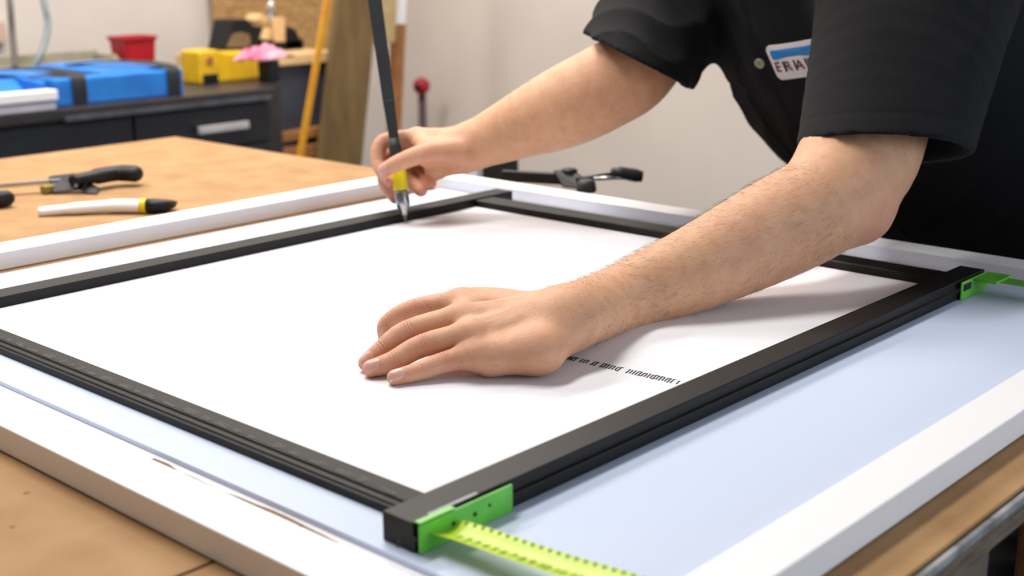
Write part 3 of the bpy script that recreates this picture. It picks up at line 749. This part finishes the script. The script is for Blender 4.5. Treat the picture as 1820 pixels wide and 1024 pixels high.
for i in range(len(path)-1):
    a, b = path[i], path[i+1]
    for dx, s in ((-.0115, 1), (.0, -1)):
        z0 = .0022 if s == 1 else 0; z1 = 0 if s == 1 else .0022
        m.add([a+V(dx, 0, z0), b+V(dx, 0, z0), b+V(dx+.0115, 0, z1), a+V(dx+.0115, 0, z1), a+V(dx, 0, z0-.0008), b+V(dx, 0, z0-.0008), b+V(dx+.0115, 0, z1-.0008), a+V(dx+.0115, 0, z1-.0008)],
              [(0, 1, 2, 3), (7, 6, 5, 4), (0, 4, 5, 1), (2, 6, 7, 3)])
bl2 = m.build('blade', M['tapeg'], tp2)
m = MB(); m.box(1.2945, 1.2985, .4625, .4655, .0205, .0232); m.build('rivet', M['hole'], bl2)
# --- the long knife in the right hand
kn = thing('craft_knife', tuple(kt), 'long dark-handled knife with a yellow collar and steel tip, held upright on the sheet', 'knife')
def kp(t): return kt+kax*t
kL = np.linalg.norm(kb-kt); ks = unit(np.cross(kax, EYE-kt)); kd = np.cross(kax, ks)
m = MB(); m.prism([kp(0)-ks*.0005-kd*.0004, kp(0)+ks*.0005-kd*.0004, kp(.016)+ks*.0045-kd*.0004, kp(.016)-ks*.0030-kd*.0004], kd*.0008); m.build('blade', M['steel'], kn)
m = MB(); m.lathe(kt, kax, [(.0030, .010), (.0046, .013), (.0052, .016), (.0088, .023), (.0094, .030), (.0092, .040), (.0084, .0425)], 22); m.build('collet', M['steel'], kn)
m = MB(); m.lathe(kt, kax, [(.0090, .043), (.0098, .045), (.0098, .0705), (.0090, .0725)], 24); m.build('collar', M['yellow'], kn, label='bright yellow collar')
m = MB(); m.lathe(kt, kax, [(.0082, .073), (.0088, .076), (.0088, .084), (.0080, .100), (.0070, .112)], 20); m.build('grip', M['rubber'], kn)
a = kp(.100); b = kp(kL+.06)
m = MB(); k1 = kp(.112)
for (p, w0, q, w1_) in ((k1, .0062, kp(kL*.55), .0078), (kp(kL*.55), .0078, b, .0098)):
    vs = [p+ks*i*w0+kd*j*w0*.55 for j in (-1, 1) for i in (-1, 1)]+[q+ks*i*w1_+kd*j*w1_*.55 for j in (-1, 1) for i in (-1, 1)]
    m.add(vs, [(0, 2, 3, 1), (4, 5, 7, 6), (0, 1, 5, 4), (2, 6, 7, 3), (0, 4, 6, 2), (1, 3, 7, 5)])
m.build('handle', M['rubber'], kn, bevel=.0012)
# --- tools lying on the bench
def P0(px, py, z=0): return pz(px, py, z)
cl = thing('bar_clamp', tuple(P0(120, 335, 0)), 'black quick-release bar clamp with a steel bar lying at the far left of the bench', 'clamp')
a, b = P0(-90, 338, .012), P0(108, 322, .014)
m = MB(); m.bar(a, b, .0035, .014, up=unit(V(-.7, -.7, .5))); m.build('bar', M['steel'], cl, bevel=.0006)
a, b = P0(84, 332, .012), P0(150, 322, .016)
m = MB(); m.prism([P0(84, 315, .020), P0(130, 310, .024), P0(160, 316, .022), P0(150, 338, .004), P0(92, 342, .003)], (0.010, .012, 0)); m.build('head', M['plastic'], cl, bevel=.003)
m = MB(); m.tube(smoothpts([P0(128, 322, .018), P0(165, 315, .019), P0(210, 308, .0185), P0(252, 310, .017)], 6), [.010]+[.0125]*6+[.0155]*6+[.0165]*4+[.013, .006], 16, flat=(UP, .8)); m.build('handle', M['plastic'], cl)
m = MB(); m.prism([P0(120, 326, .012), P0(150, 322, .014), P0(176, 336, .004), P0(172, 344, .001), P0(150, 342, .002)], (.006, .007, 0)); m.build('trigger', M['plastic'], cl, bevel=.0015)
m = MB(); c = P0(135, 330, .017); nn = unit(EYE-c); m.tube([c-nn*.008, c+nn*.001], .003, 12); m.build('rivet', M['steel'], cl)
m = MB(); c = P0(86, 338, .004); m.box(c[0]-.010, c[0]+.010, c[1]-.008, c[1]+.008, 0, .012); m.build('pad', mat('olive_pad', (150,134,50), .6, c2=(130,114,40), scale=50), cl, bevel=.002)
kb_ = thing('screwdriver', tuple(P0(0, 358, 0)), 'screwdriver with a round black handle lying at the left edge of the bench', 'screwdriver')
m = MB(); m.tube([P0(-110, 362, .010), P0(-40, 358, .011), P0(0, 354, .0115), P0(16, 352, .0115), P0(24, 351, .0115)], [.008, .009, .0125, .0115, .006], 18); m.build('grip', M['plastic'], kb_)
m = MB(); m.tube([P0(-200, 372, .008), P0(-105, 362, .010)], .004, 10); m.build('shaft', M['steel'], kb_)
sc = thing('scraper_knife', tuple(P0(190, 372, 0)), 'white-handled scraper with a yellow ring and black tip on the tan bench top', 'knife')
p = [P0(70, 377, .004), P0(130, 371, .007), P0(200, 366, .009), P0(252, 366, .009)]
m = MB(); m.tube(smoothpts(p, 6), [.0088]*6+[.0105]*6+[.0120]*6+[.0118], 12, flat=(UP, .8)); m.build('handle', M['white'], sc)
m = MB(); m.tube([P0(251, 366, .009), P0(262, 366, .009)], .0128, 16, flat=(UP, .85)); m.build('ring', M['yellow'], sc)
m = MB(); m.tube([P0(262, 366, .009), P0(275, 366, .0092), P0(292, 366, .0085), P0(306, 363, .007), P0(315, 359, .008)], [.0120, .0125, .0112, .007, .001], 14, flat=(UP, .85)); m.build('tip', M['plastic'], sc)
# clamp lying across the far right rail of the white frame
c2 = thing('spring_clamp', tuple(P0(1010, 330, W)), 'black clamp with an oval handle resting on the far rail of the white frame', 'clamp')
D1 = 1.98
m = MB(); m.bar(pd(893, 312, 2.02), pd(1000, 318, 1.97), .012, .017); m.build('arm', M['plastic'], c2, bevel=.002)
m = MB(); m.prism([pd(985, 306, 1.96), pd(1020, 304, 1.96), pd(1046, 322, 1.93), pd(1038, 338, 1.92), pd(1000, 334, 1.94)], (.014, .016, 0)); m.build('body', M['plastic'], c2, bevel=.003)
m = MB(); c = pd(1012, 304, 1.965); m.lathe(c, (0, 0, 1), [(.010, -.006), (.0125, -.004), (.0125, .002), (.009, .004)], 18); m.build('knob', M['plastic'], c2)
m = MB(); c = pd(1042, 341, 1.885); m.lathe(c, (0, 0, 1), [(.0135, .0), (.0150, .003), (.0135, .014), (.009, .018)], 18); m.build('foot', M['rubber'], c2)
m = MB(); m.tube([pd(1025, 322, 1.93), pd(1062, 315, 1.935), pd(1095, 311, 1.94)], [.006, .0045, .005], 10); m.build('link', M['plastic'], c2)
m = MB(); m.tube([pd(1055, 318, 1.93), pd(1090, 316, 1.935), pd(1125, 316, 1.94)], [.003, .003, .003], 8); m.build('spring_wire', M['steel'], c2)
m = MB(); m.tube(smoothpts([pd(1085, 306, 1.94), pd(1100, 307, 1.94), pd(1120, 310, 1.945), pd(1136, 313, 1.95), pd(1143, 314, 1.95)], 4), [.004]+[.008]*3+[.0105]*4+[.0110]*4+[.0095]*4+[.004], 14, flat=(UP, .9)); m.build('handle', M['rubber'], c2)
# ---------------------------------------------------------------- room
CEIL = 2.0; WX, WY = 3.75, 4.10
def struct(name, m_, mt): o = m_.build(name, mt); o['kind'] = 'structure'; return o
struct('floor', MB().box(-3.2, WX+.1, -3.2, WY+.1, -TZ-.1, -TZ), M['floor'])
struct('wall_back', MB().box(-3.2, WX+.1, WY, WY+.1, -TZ, CEIL), M['wall'])
struct('wall_right', MB().box(WX, WX+.1, -3.2, WY, -TZ, CEIL), M['wall'])
struct('ceiling', MB().box(-3.2, WX+.1, -3.2, WY+.1, CEIL, CEIL+.1), M['ceil'])
# ---------------------------------------------------------------- cabinet row along the back wall
CF, CT = 3.08, -.03; CX1 = 2.335; BX0_ = 2.46
cb = thing('cabinet', (1.4, 3.35, -TZ), 'long dark blue-grey tool cabinet behind the bench, under the blue trays', 'cabinet')
m = MB(); m.box(.2, CX1, CF+.012, 3.70, -TZ+.04, CT-.03); m.build('carcass', M['cab'], cb, bevel=.004)
m = MB(); m.box(.19, CX1+.008, CF-.015, 3.71, CT-.03, CT); m.build('worktop', M['cabtop'], cb, bevel=.004)
m = MB(); m.box(CX1+.010, BX0_-.026, 3.16, 3.70, -TZ+.04, CT); m.build('corner_filler', M['cabtop'], cb, bevel=.003)
m = MB(); m.box(.24, CX1-.04, CF+.05, 3.66, -TZ, -TZ+.04); m.build('plinth', M['cab'], cb)
sx = [.21, .95, py_(236, 220, CF)[0], CX1-.005]; hz = py_(397, 228, CF-.02)
for i in range(3):
    x0, x1 = sx[i]+.004, sx[i+1]-.004
    for z0, z1 in ((2*hz[2]+.074, -.070), (-.52, 2*hz[2]+.066), (-.855, -.528)):
        m = MB(); m.box(x0, x1, CF-.004, CF+.012, z0, z1); dr = m.build('drawer', M['cab'], cb, bevel=.003)
        if i == 2 or z0 < -.4:
            xc = hz[0] if i == 2 else (x0+x1)/2; zc = (z0+z1)/2
            m = MB(); m.bar((xc-.085, CF-.022, zc), (xc+.085, CF-.022, zc), .012, .022)
            for s in (-.07, .07): m.box(xc+s-.005, xc+s+.005, CF-.018, CF-.004, zc-.006, zc+.006)
            m.build('handle', M['silver'], dr, bevel=.003)
m = MB(); m.box(1.67, CX1-.01, CF-.020, CF-.004, -.064, -.050); m.build('drawer_pull_strip', M['cabgrey'], cb, bevel=.002)
# second, deeper bench with a pine top
sb = thing('side_bench', (3.0, 3.6, -TZ), 'dark panelled side bench with a pale pine top in the corner', 'bench')
BX0, BX1, BF, BT = BX0_, py_(598, 150, 3.40)[0], 3.40, .028
m = MB(); m.box(BX0, BX1, BF+.02, 3.70, -.33, BT-.035); m.build('front_panel', mat('slate_panel', (58,60,72), .5, c2=(50,52,62), scale=12), sb, bevel=.004)
m = MB(); m.box(BX0-.02, BX1+.02, BF, 3.72, BT-.035, BT); m.build('pine_top', M['pine'], sb, bevel=.003)
for x in (BX0+.03, BX1-.03):
    for y in (BF+.06, 3.66): m = MB(); m.box(x-.03, x+.03, y-.03, y+.03, -TZ, -.33); m.build('leg', M['timber'], sb, bevel=.003)
# timber lengths leaning on / lying under the side bench
tm = MB(); a = py_(474, 248, 3.41); b = py_(590, 228, 3.41); tm.bar(a, b, .04, .030); tm.build('stretcher', M['timber'], sb, bevel=.002)
tm = MB(); a = py_(480, 276, 3.41); b = py_(592, 262, 3.41); tm.bar(a, b, .05, .045); tm.build('stretcher', M['timber'], sb, bevel=.002)
# ---------------------------------------------------------------- things on the cabinet
def C(px, py, z=CT): return pz(px, py, z)
def tray_box(m, a, b, d, z0, z1, th=.012):   # open tray from front-left a to front-right b, depth d along +y
    x0, x1 = a, b
bt_ = thing('tool_tray', tuple(C(200, 175)), 'long blue plastic tray with black straps on the dark cabinet', 'tray')
fl_, fr_ = C(92, 186), C(329, 166); y0 = 3.105; x0 = C(92, 182)[0]; x1 = 1.80
x0 = py_(100, 180, y0)[0]; x1 = py_(328, 165, y0)[0]; zt = py_(325, 122, y0)[2]
m = MB(); m.box(x0+.01, x1-.01, y0+.01, y0+.39, CT+.001, zt-.02); m.box(x0, x1, y0, y0+.05, CT, zt); m.box(x0, x1, y0+.22, y0+.40, CT, zt); m.box(x0+.0005, x0+.05, y0+.05, y0+.22, CT, zt-.0005); m.box(x1-.10, x1-.0005, y0+.05, y0+.22, CT, zt-.0005)
xm = x0+(x1-x0)*.42; m.box(xm, xm+.20, y0+.045, y0+.39, CT+.002, zt+.006)
m.build('tray_body', M['blue'], bt_, bevel=.006)
for f0, f1 in ((.05, .40), (.66, .95)):
    a, b = x0+(x1-x0)*f0, x0+(x1-x0)*f1; m = MB(); m.box(a, b, y0+.055, y0+.21, zt-.02, zt-.002); m.build('recess', M['hole'], bt_, bevel=.004)
for f, pa in ((.12, 0), (.86, 1)):
    xx = x0+(x1-x0)*f; pth = [V(xx+.02, y0-.004, CT+.004), V(xx+.02, y0-.006, zt-.012), V(xx+.015, y0+.012, zt+.008), V(xx-.03, y0+.09, zt+.018), V(xx-.09, y0+.19, zt+.016), V(xx-.13, y0+.27, zt+.006)]
    q = smoothpts(pth, 6); vs = []
    for i, p in enumerate(q):
        w_ = .020; vs += [p-V(w_, 0, 0), p+V(w_, 0, 0), p+V(w_, .004, .004), p-V(w_, -.004, -.004)]
    fs = []
    for i in range(len(q)-1):
        for j in range(4): fs.append((i*4+j, i*4+(j+1) % 4, i*4+4+(j+1) % 4, i*4+4+j))
    link_mesh('strap', vs, fs, M['rubber'], bt_, smooth=False)
bt2 = thing('tool_tray', (x0-.3, y0+.2, CT), 'blue open tray with slanted side, left of the long blue tray', 'tray')
m = MB(); xa, xb = x0-.62, x0-.012
m.prism([V(xb, y0+.02, CT), V(xb, y0+.02, zt-.005), V(xb, y0+.42, zt+.012), V(xb, y0+.42, CT)], (-.02, 0, 0))
m.box(xa, xb-.02, y0+.40, y0+.42, CT, zt+.012); m.box(xa, xb-.02, y0+.12, y0+.40, CT, CT+.02); m.box(xa, xa+.02, y0+.05, y0+.40, CT, zt)
m.prism([V(xb-.02, y0+.02, CT), V(xb-.02, y0+.10, CT), V(xb-.02, y0+.16, zt-.004), V(xb-.02, y0+.14, zt-.004)], (-.58, 0, 0))
m.build('tray_body', M['blue'], bt2, bevel=.004)
# pale books / boxes at the front left
pb = py_(0, 182, 3.075); pe = py_(100, 178, 3.075)
m = MB(); m.box(pb[0]-.20, pe[0], 3.062, 3.11, CT+.024, CT+.050); m.build('flat_box', M['white'], None, bevel=.003, label='flat white box on the front edge of the dark cabinet, upper of two', cat='box')
m = MB(); m.box(pb[0]-.22, pe[0]-.005, 3.066, 3.11, CT, CT+.020); m.build('flat_box', mat('lilac_card', (206,202,214), .6, c2=(196,192,206), scale=20), None, bevel=.003, label='flat lilac-white box under the white one on the dark cabinet', cat='box')
# greyish tray behind, against the wall
m = MB(); a = py_(-60, 130, 3.62)[0]; b = py_(196, 110, 3.62)[0]; zz = py_(150, 93, 3.62)[2]
m.box(a, b, 3.56, 3.575, CT, zz-.02); m.box(a, b, 3.685, 3.70, CT, zz); m.box(a, a+.015, 3.575, 3.685, CT, zz-.01); m.box(b-.015, b, 3.575, 3.685, CT, zz-.01); m.box(a+.015, b-.015, 3.575, 3.685, CT, CT+.012)
m.build('shallow_crate', M['cream'], None, bevel=.003, label='shallow greyish crate at the wall behind the blue trays', cat='crate')
# red bin
rb = thing('bin', tuple(py_(245, 110, 3.60)), 'small red plastic bin behind the blue tray', 'bin')
a = py_(213, 68, 3.60); b = py_(269, 68, 3.60); w = (b[0]-a[0])/2; cxr = (a[0]+b[0])/2; zt2 = a[2]
m = MB(); vs = []
for z, s in ((CT, .82), (zt2, 1)):
    for i, j in ((-1, -1), (1, -1), (1, 1), (-1, 1)): vs.append((cxr+i*w*s, 3.62+j*w*s*.8, z))
for z, s in ((zt2, .93), (CT+.01, .76)):
    for i, j in ((-1, -1), (1, -1), (1, 1), (-1, 1)): vs.append((cxr+i*w*s, 3.62+j*w*s*.8, z))
m.add(vs, [(3, 2, 1, 0)]+[(i, (i+1) % 4, 4+(i+1) % 4, 4+i) for i in range(4)]+[(4+i, 4+(i+1) % 4, 8+(i+1) % 4, 8+i) for i in range(4)]+[(8+i, 8+(i+1) % 4, 12+(i+1) % 4, 12+i) for i in range(4)]+[(12, 13, 14, 15)])
m.build('bin_body', M['red'], rb, bevel=.002)
m = MB(); 
for x_0, x_1, y_0, y_1 in ((cxr-w*1.08, cxr+w*1.08, 3.62-w*.88, 3.62-w*.76), (cxr-w*1.08, cxr+w*1.08, 3.62+w*.76, 3.62+w*.88), (cxr-w*1.08, cxr-w*.96, 3.62-w*.76, 3.62+w*.76), (cxr+w*.96, cxr+w*1.08, 3.62-w*.76, 3.62+w*.76)): m.box(x_0, x_1, y_0, y_1, zt2-.008, zt2+.004)
m.build('rim', M['red'], rb, bevel=.002)
# yellow tool case
yc = thing('tool_case', tuple(C(400, 140)), 'yellow plastic tool case on the right end of the dark cabinet', 'case')
y1 = 3.30; a = py_(356, 138, y1); b = py_(476, 142, y1); zt3 = py_(400, 94, y1)[2]
m = MB(); m.prism([V(a[0], y1, CT), V(b[0]-.03, y1, CT), V(b[0]-.03, y1, zt3-.004), V(a[0]+.10, y1, zt3), V(a[0]+.06, y1, zt3+.012), V(a[0], y1, zt3+.010)], (0, .10, 0)); m.build('case_body', M['casey'], yc, bevel=.008, segs=3)
m = MB(); m.box(b[0]-.029, b[0]+.015, y1+.005, y1+.095, CT, zt3-.012); m.build('end_cap', mat('pinkish_cap', (226,196,176), .6, c2=(214,180,160), scale=20), yc, bevel=.006)
m = MB(); c = py_(372, 107, y1); m.tube([c-V(0, .004, 0), c+V(0, .004, 0)], .012, 18); m.build('latch', M['timber'], yc)
m = MB(); c = py_(374, 138, y1-.012); m.box(c[0]-.02, c[0]+.03, y1-.012, y1-.001, CT+.002, CT+.030); m.build('clip', M['plastic'], yc, bevel=.003)
# black box with pink cloth
y2 = 3.18; a = py_(480, 138, y2); b = py_(499, 136, y2); zt4 = py_(480, 107, y2)[2]
m = MB(); m.box(a[0], b[0], y2, y2+.06, CT, zt4); m.build('small_box', M['plastic'], None, bevel=.006, label='small black box at the cabinet corner under the pink cloth', cat='box')
v_ = []; NX, NY = 16, 12
for i in range(NX):
    for j in range(NY):
        u, w_ = i/(NX-1)*2-1, j/(NY-1)*2-1
        xx = (a[0]+b[0])/2-.02+u*.090*(1+.12*math.sin(5*w_)); yy = y2+.03+w_*.028*(1+.15*math.sin(4*u+1)); e = max(abs(u), abs(w_))
        v_.append((xx, yy, zt4+.004+.028*(1-e**2)*(1+.5*math.sin(9*u+3*w_))+.004*math.sin(14*w_+4*u)+.003))
fs = [(i*NY+j, (i+1)*NY+j, (i+1)*NY+j+1, i*NY+j+1) for i in range(NX-1) for j in range(NY-1)]; n0 = len(v_)
v_ += [(x, y, max(z-.004, zt4+.001)) for x, y, z in v_]; fs += [tuple(q+n0 for q in f[::-1]) for f in fs]
link_mesh('cloth', v_, fs, M['pink'], None, smooth=True, label='crumpled pink and white cloth beside the yellow tool case', cat='cloth')
# black machine with pale wooden blocks on the pine top
mc = thing('bench_machine', tuple(py_(470, 100, 3.62)), 'black bench tool with guards and a silver knob on the side bench, before the chipboard', 'machine')
Y = 3.55
def Q(px, py, y=Y): return py_(px, py, y)
bz = BT
# it stands on a low plinth of its own so that it spans from the cabinet gap to the bench
m = MB(); a = Q(460, 97); b = Q(542, 97); m.box(max(a[0], BX0+.005), b[0], Y, Y+.14, bz, bz+.035); m.build('base', M['plastic'], mc, bevel=.006)
m = MB(); m.prism([Q(384, 92), Q(400, 92), Q(412, 36), Q(440, 34), Q(452, 46), Q(470, 48), Q(474, 92), Q(545, 97), Q(540, 78), Q(525, 50), Q(512, 46), Q(500, 92), Q(470, 96)][:7]+[Q(472, 97), Q(384, 97)], (0, .10, 0)); m.build('housing', M['plastic'], mc, bevel=.006)
m = MB(); m.prism([Q(404, 84, Y-.004), Q(446, 84, Y-.004), Q(444, 62, Y-.004), Q(432, 57, Y-.004), Q(414, 60, Y-.004)], (0, .006, 0)); m.build('window_recess', mat('tan_recess', (120,98,70), .7, c2=(100,80,56), scale=30), mc)
m = MB(); m.prism([Q(505, 96), Q(543, 97), Q(537, 74), Q(526, 52), Q(514, 47), Q(508, 56)], (0, .12, 0)); m.build('guard', M['plastic'], mc, bevel=.006)
m = MB(); m.prism([Q(488, 76), Q(508, 76), Q(507, 31), Q(488, 32)], (0, .06, 0)); m.build('wooden_block', M['pine'], mc, bevel=.004)
m = MB(); m.prism([Q(468, 70, Y-.02), Q(482, 72, Y-.02), Q(484, 50, Y-.02), Q(474, 50, Y-.02)], (0, .05, 0)); m.build('wooden_block', M['pine'], mc, bevel=.004)
m = MB(); m.prism([Q(453, 38), Q(474, 42), Q(475, 30), Q(466, 24), Q(456, 29)], (0, .06, 0)); m.build('wooden_block', M['pine'], mc, bevel=.004)
m = MB(); a = Q(481, 80, Y+.03); b = Q(481, 14, Y+.03); m.tube([a, b], .008, 12); m.build('column', M['cabgrey'], mc)
m = MB(); m.lathe(Q(482, 18, Y+.03), (0, 0, 1), [(.006, 0), (.011, .006), (.013, .016), (.010, .026), (.004, .030)], 18); m.build('knob', M['silver'], mc)
m = MB(); m.tube([Q(448, 90, Y+.04), Q(475, 62, Y+.04), Q(504, 90, Y+.04)], .018, 12); m.build('cross_arm', M['plastic'], mc)
# chipboard panel leaning on the back wall
m = MB(); a = py_(383, 60, 4.05)[0]; b = py_(600, 60, 4.05)[0]
m.prism([V(a, 3.98, -TZ), V(a, 4.0, -TZ), V(a, 4.098, .62), V(a, 4.078, .62)], (b-a, 0, 0)); m.build('chipboard_sheet', M['osb'], None, bevel=.001, label='brown chipboard sheet leaning on the wall behind the black bench tool', cat='board')
# tall plywood boards standing in front of the corner
def leaner(name, pts_px, y, th, mt, **kw):
    m = MB(); P_ = [py_(px, py, yy) for (px, py), yy in zip(pts_px, y)]
    t0 = P_[0]; poly = P_
    m.prism(poly, (0, th, 0)); return m.build(name, mt, None, bevel=.0015, **kw)
def plank(name, top_l, top_r, bot_l, bot_r, y, th, mt, ztop, zbot=-TZ, lean=0.0, par=None, **kw):
    a, b, c, d = py_(*top_l, y), py_(*top_r, y), py_(*bot_l, y), py_(*bot_r, y)
    def ext(p, q, z): t = (z-q[2])/(p[2]-q[2]); return q+(p-q)*t
    A, B_, C_, D_ = ext(a, c, ztop), ext(b, d, ztop), ext(a, c, zbot), ext(b, d, zbot)
    k = lean
    for p in (A, B_): p[1] += k
    m = MB(); m.prism([A, B_, D_, C_], (0, th, 0)); return m.build(name, mt, par, bevel=.0015, **kw)
pl1 = plank('plywood_plank', (601, 0), (672, 0), (570, 265), (646, 265), 3.34, .022, M['plywall'], .62, label='wide weathered brown plywood plank standing upright by the corner', cat='board')
plank('pale_cleat', (660, 0), (706, 0), (660, 75), (702, 75), 3.362, .02, mat('pale_ply', (190,166,120), .7, c2=(168,142,96), scale=12), .42, zbot=py_(690, 76, 3.362)[2], par=pl1)
bat = plank('timber_batten', (706, 0), (724, 0), (697, 240), (713, 240), 3.42, .03, M['timber'], .10, label='narrow reddish batten standing right of the wide plywood plank', cat='timber')
plank('level_bar', (578, 0), (589, 0), (532, 262), (543, 262), 3.05, .007, M['orange'], .50, label='long amber bar leaning upright in front of the side bench', cat='level')
plank('white_end', (707, 0), (722, 0), (702, 90), (718, 90), 3.42, .012, M['white'], .55, zbot=.10+.0005, par=bat)
m = MB(); a = py_(646, 250, 3.30)[0]; b = py_(684, 250, 3.30)[0]; zt = py_(660, 240, 3.30)[2]
m.box(a, b, 3.44, 3.56, -TZ, zt); m.build('cardboard_box', M['card'], None, bevel=.003, label='brown cardboard box behind the right hand, next to the plywood plank', cat='box')
# red-handled pipe clamp leaning on the right wall
X = 3.60
rc = thing('pipe_clamp', tuple(V(px_(750, 200, X)[0], px_(750, 200, X)[1], -TZ)), 'red-headed clamp with a dark brown bar standing against the right wall', 'clamp')
top = px_(750, 168, X); bot = V(top[0], top[1], -TZ)
m = MB(); m.tube([bot, top], .016, 14); m.build('bar', mat('dark_maroon', (84,50,54), .5, c2=(70,42,46), scale=30), rc)
c = px_(749, 153, X-.02); nn = unit(EYE-c)
m = MB(); m.lathe(c-nn*.018, nn, [(.012, 0), (.032, .003), (.034, .012), (.032, .022), (.010, .028)], 22); m.build('head', M['red'], rc)
m = MB(); m.lathe(px_(743, 155, X-.045), nn, [(.004, 0), (.011, .001), (.012, .008), (.006, .011)], 16); m.build('screw', M['hole'], rc)
# black box and white post behind the far corner of the bench
a = px_(855, 320, 2.10); b = px_(896, 320, 2.10)
m = MB(); m.box(2.10, 2.15, b[1], a[1], -TZ, px_(890, 286, 2.10)[2]); m.build('storage_box', M['darkbox'], None, bevel=.004, label='tall black box standing behind the far corner of the bench', cat='box')
a = px_(834, 330, 1.75); b = px_(849, 330, 1.75)
m = MB(); m.box(1.75, 1.765, b[1], a[1], -TZ, px_(840, 296, 1.75)[2]); m.build('post', M['white'], None, bevel=.002, label='thin white post behind the far corner of the bench', cat='post')
# hoses hanging over the cabinet
def hang(name, px, y, r, mt, **kw):
    p = [py_(a, b, yy) for (a, b), yy in zip(px, y)]; m = MB(); m.tube(smoothpts(p, 8), r, 12); return m.build(name, mt, None, **kw)
hang('cable', [(2, -230), (8, -80), (17, 0), (22, 60), (28, 122)], [3.9, 3.7, 3.6, 3.58, 3.54], .009, M['cable'], label='straight grey-brown cable hanging down behind the blue trays, far left', cat='cable')
hang('hose', [(40, -240), (62, -80), (77, 0), (85, 40), (80, 75), (70, 100), (58, 122)], [3.9, 3.7, 3.6, 3.58, 3.56, 3.54, 3.54], .009, M['hose'], label='curved grey-green hose hanging beside the straight cable', cat='hose')
sw = MB(); a = py_(-20, 38, WY-.02); b = py_(10, 76, WY-.02); sw.box(a[0], b[0], WY-.03, WY, b[2], a[2]); sw.build('wall_socket', mat('pinkish_box', (206,176,160), .6, c2=(196,164,148), scale=20), None, bevel=.003, label='small pinkish box on the wall at the far left', cat='socket')
# ---------------------------------------------------------------- light
def area(name, loc, rot, sx, sy, e, c, spread=180):
    l = bpy.data.lights.new(name, 'AREA'); l.shape = 'RECTANGLE'; l.size = sx; l.size_y = sy; l.energy = e; l.color = c; l.spread = math.radians(spread)
    o = bpy.data.objects.new(name, l); COL.objects.link(o); o.location = (loc[0], loc[1], loc[2]+TZ); o.rotation_euler = rot; return o
area('ceiling_lamp', (.85, 1.50, 1.93), (0, 0, 0), 1.2, .35, 41, (1, .96, .92))
area('ceiling_lamp', (2.3, 2.6, 1.93), (0, 0, 0), 1.3, .35, 61, (1, .94, .87))
area('ceiling_lamp', (.8, 3.0, 1.93), (0, 0, 0), 1.3, .35, 44, (1, .95, .90))
area('window_light', (2.0, -2.9, .9), (math.radians(90), 0, 0), 3.0, 1.6, 62, (.74, .85, 1.0))
w = bpy.data.worlds.new('world'); SC.world = w; w.use_nodes = True
w.node_tree.nodes['Background'].inputs[0].default_value = (.86, .92, 1, 1); w.node_tree.nodes['Background'].inputs[1].default_value = .18
vs_ = SC.view_settings; vs_.view_transform = 'Standard'; vs_.look = 'None'; vs_.gamma = 1; vs_.exposure = 0; vs_.use_curve_mapping = False
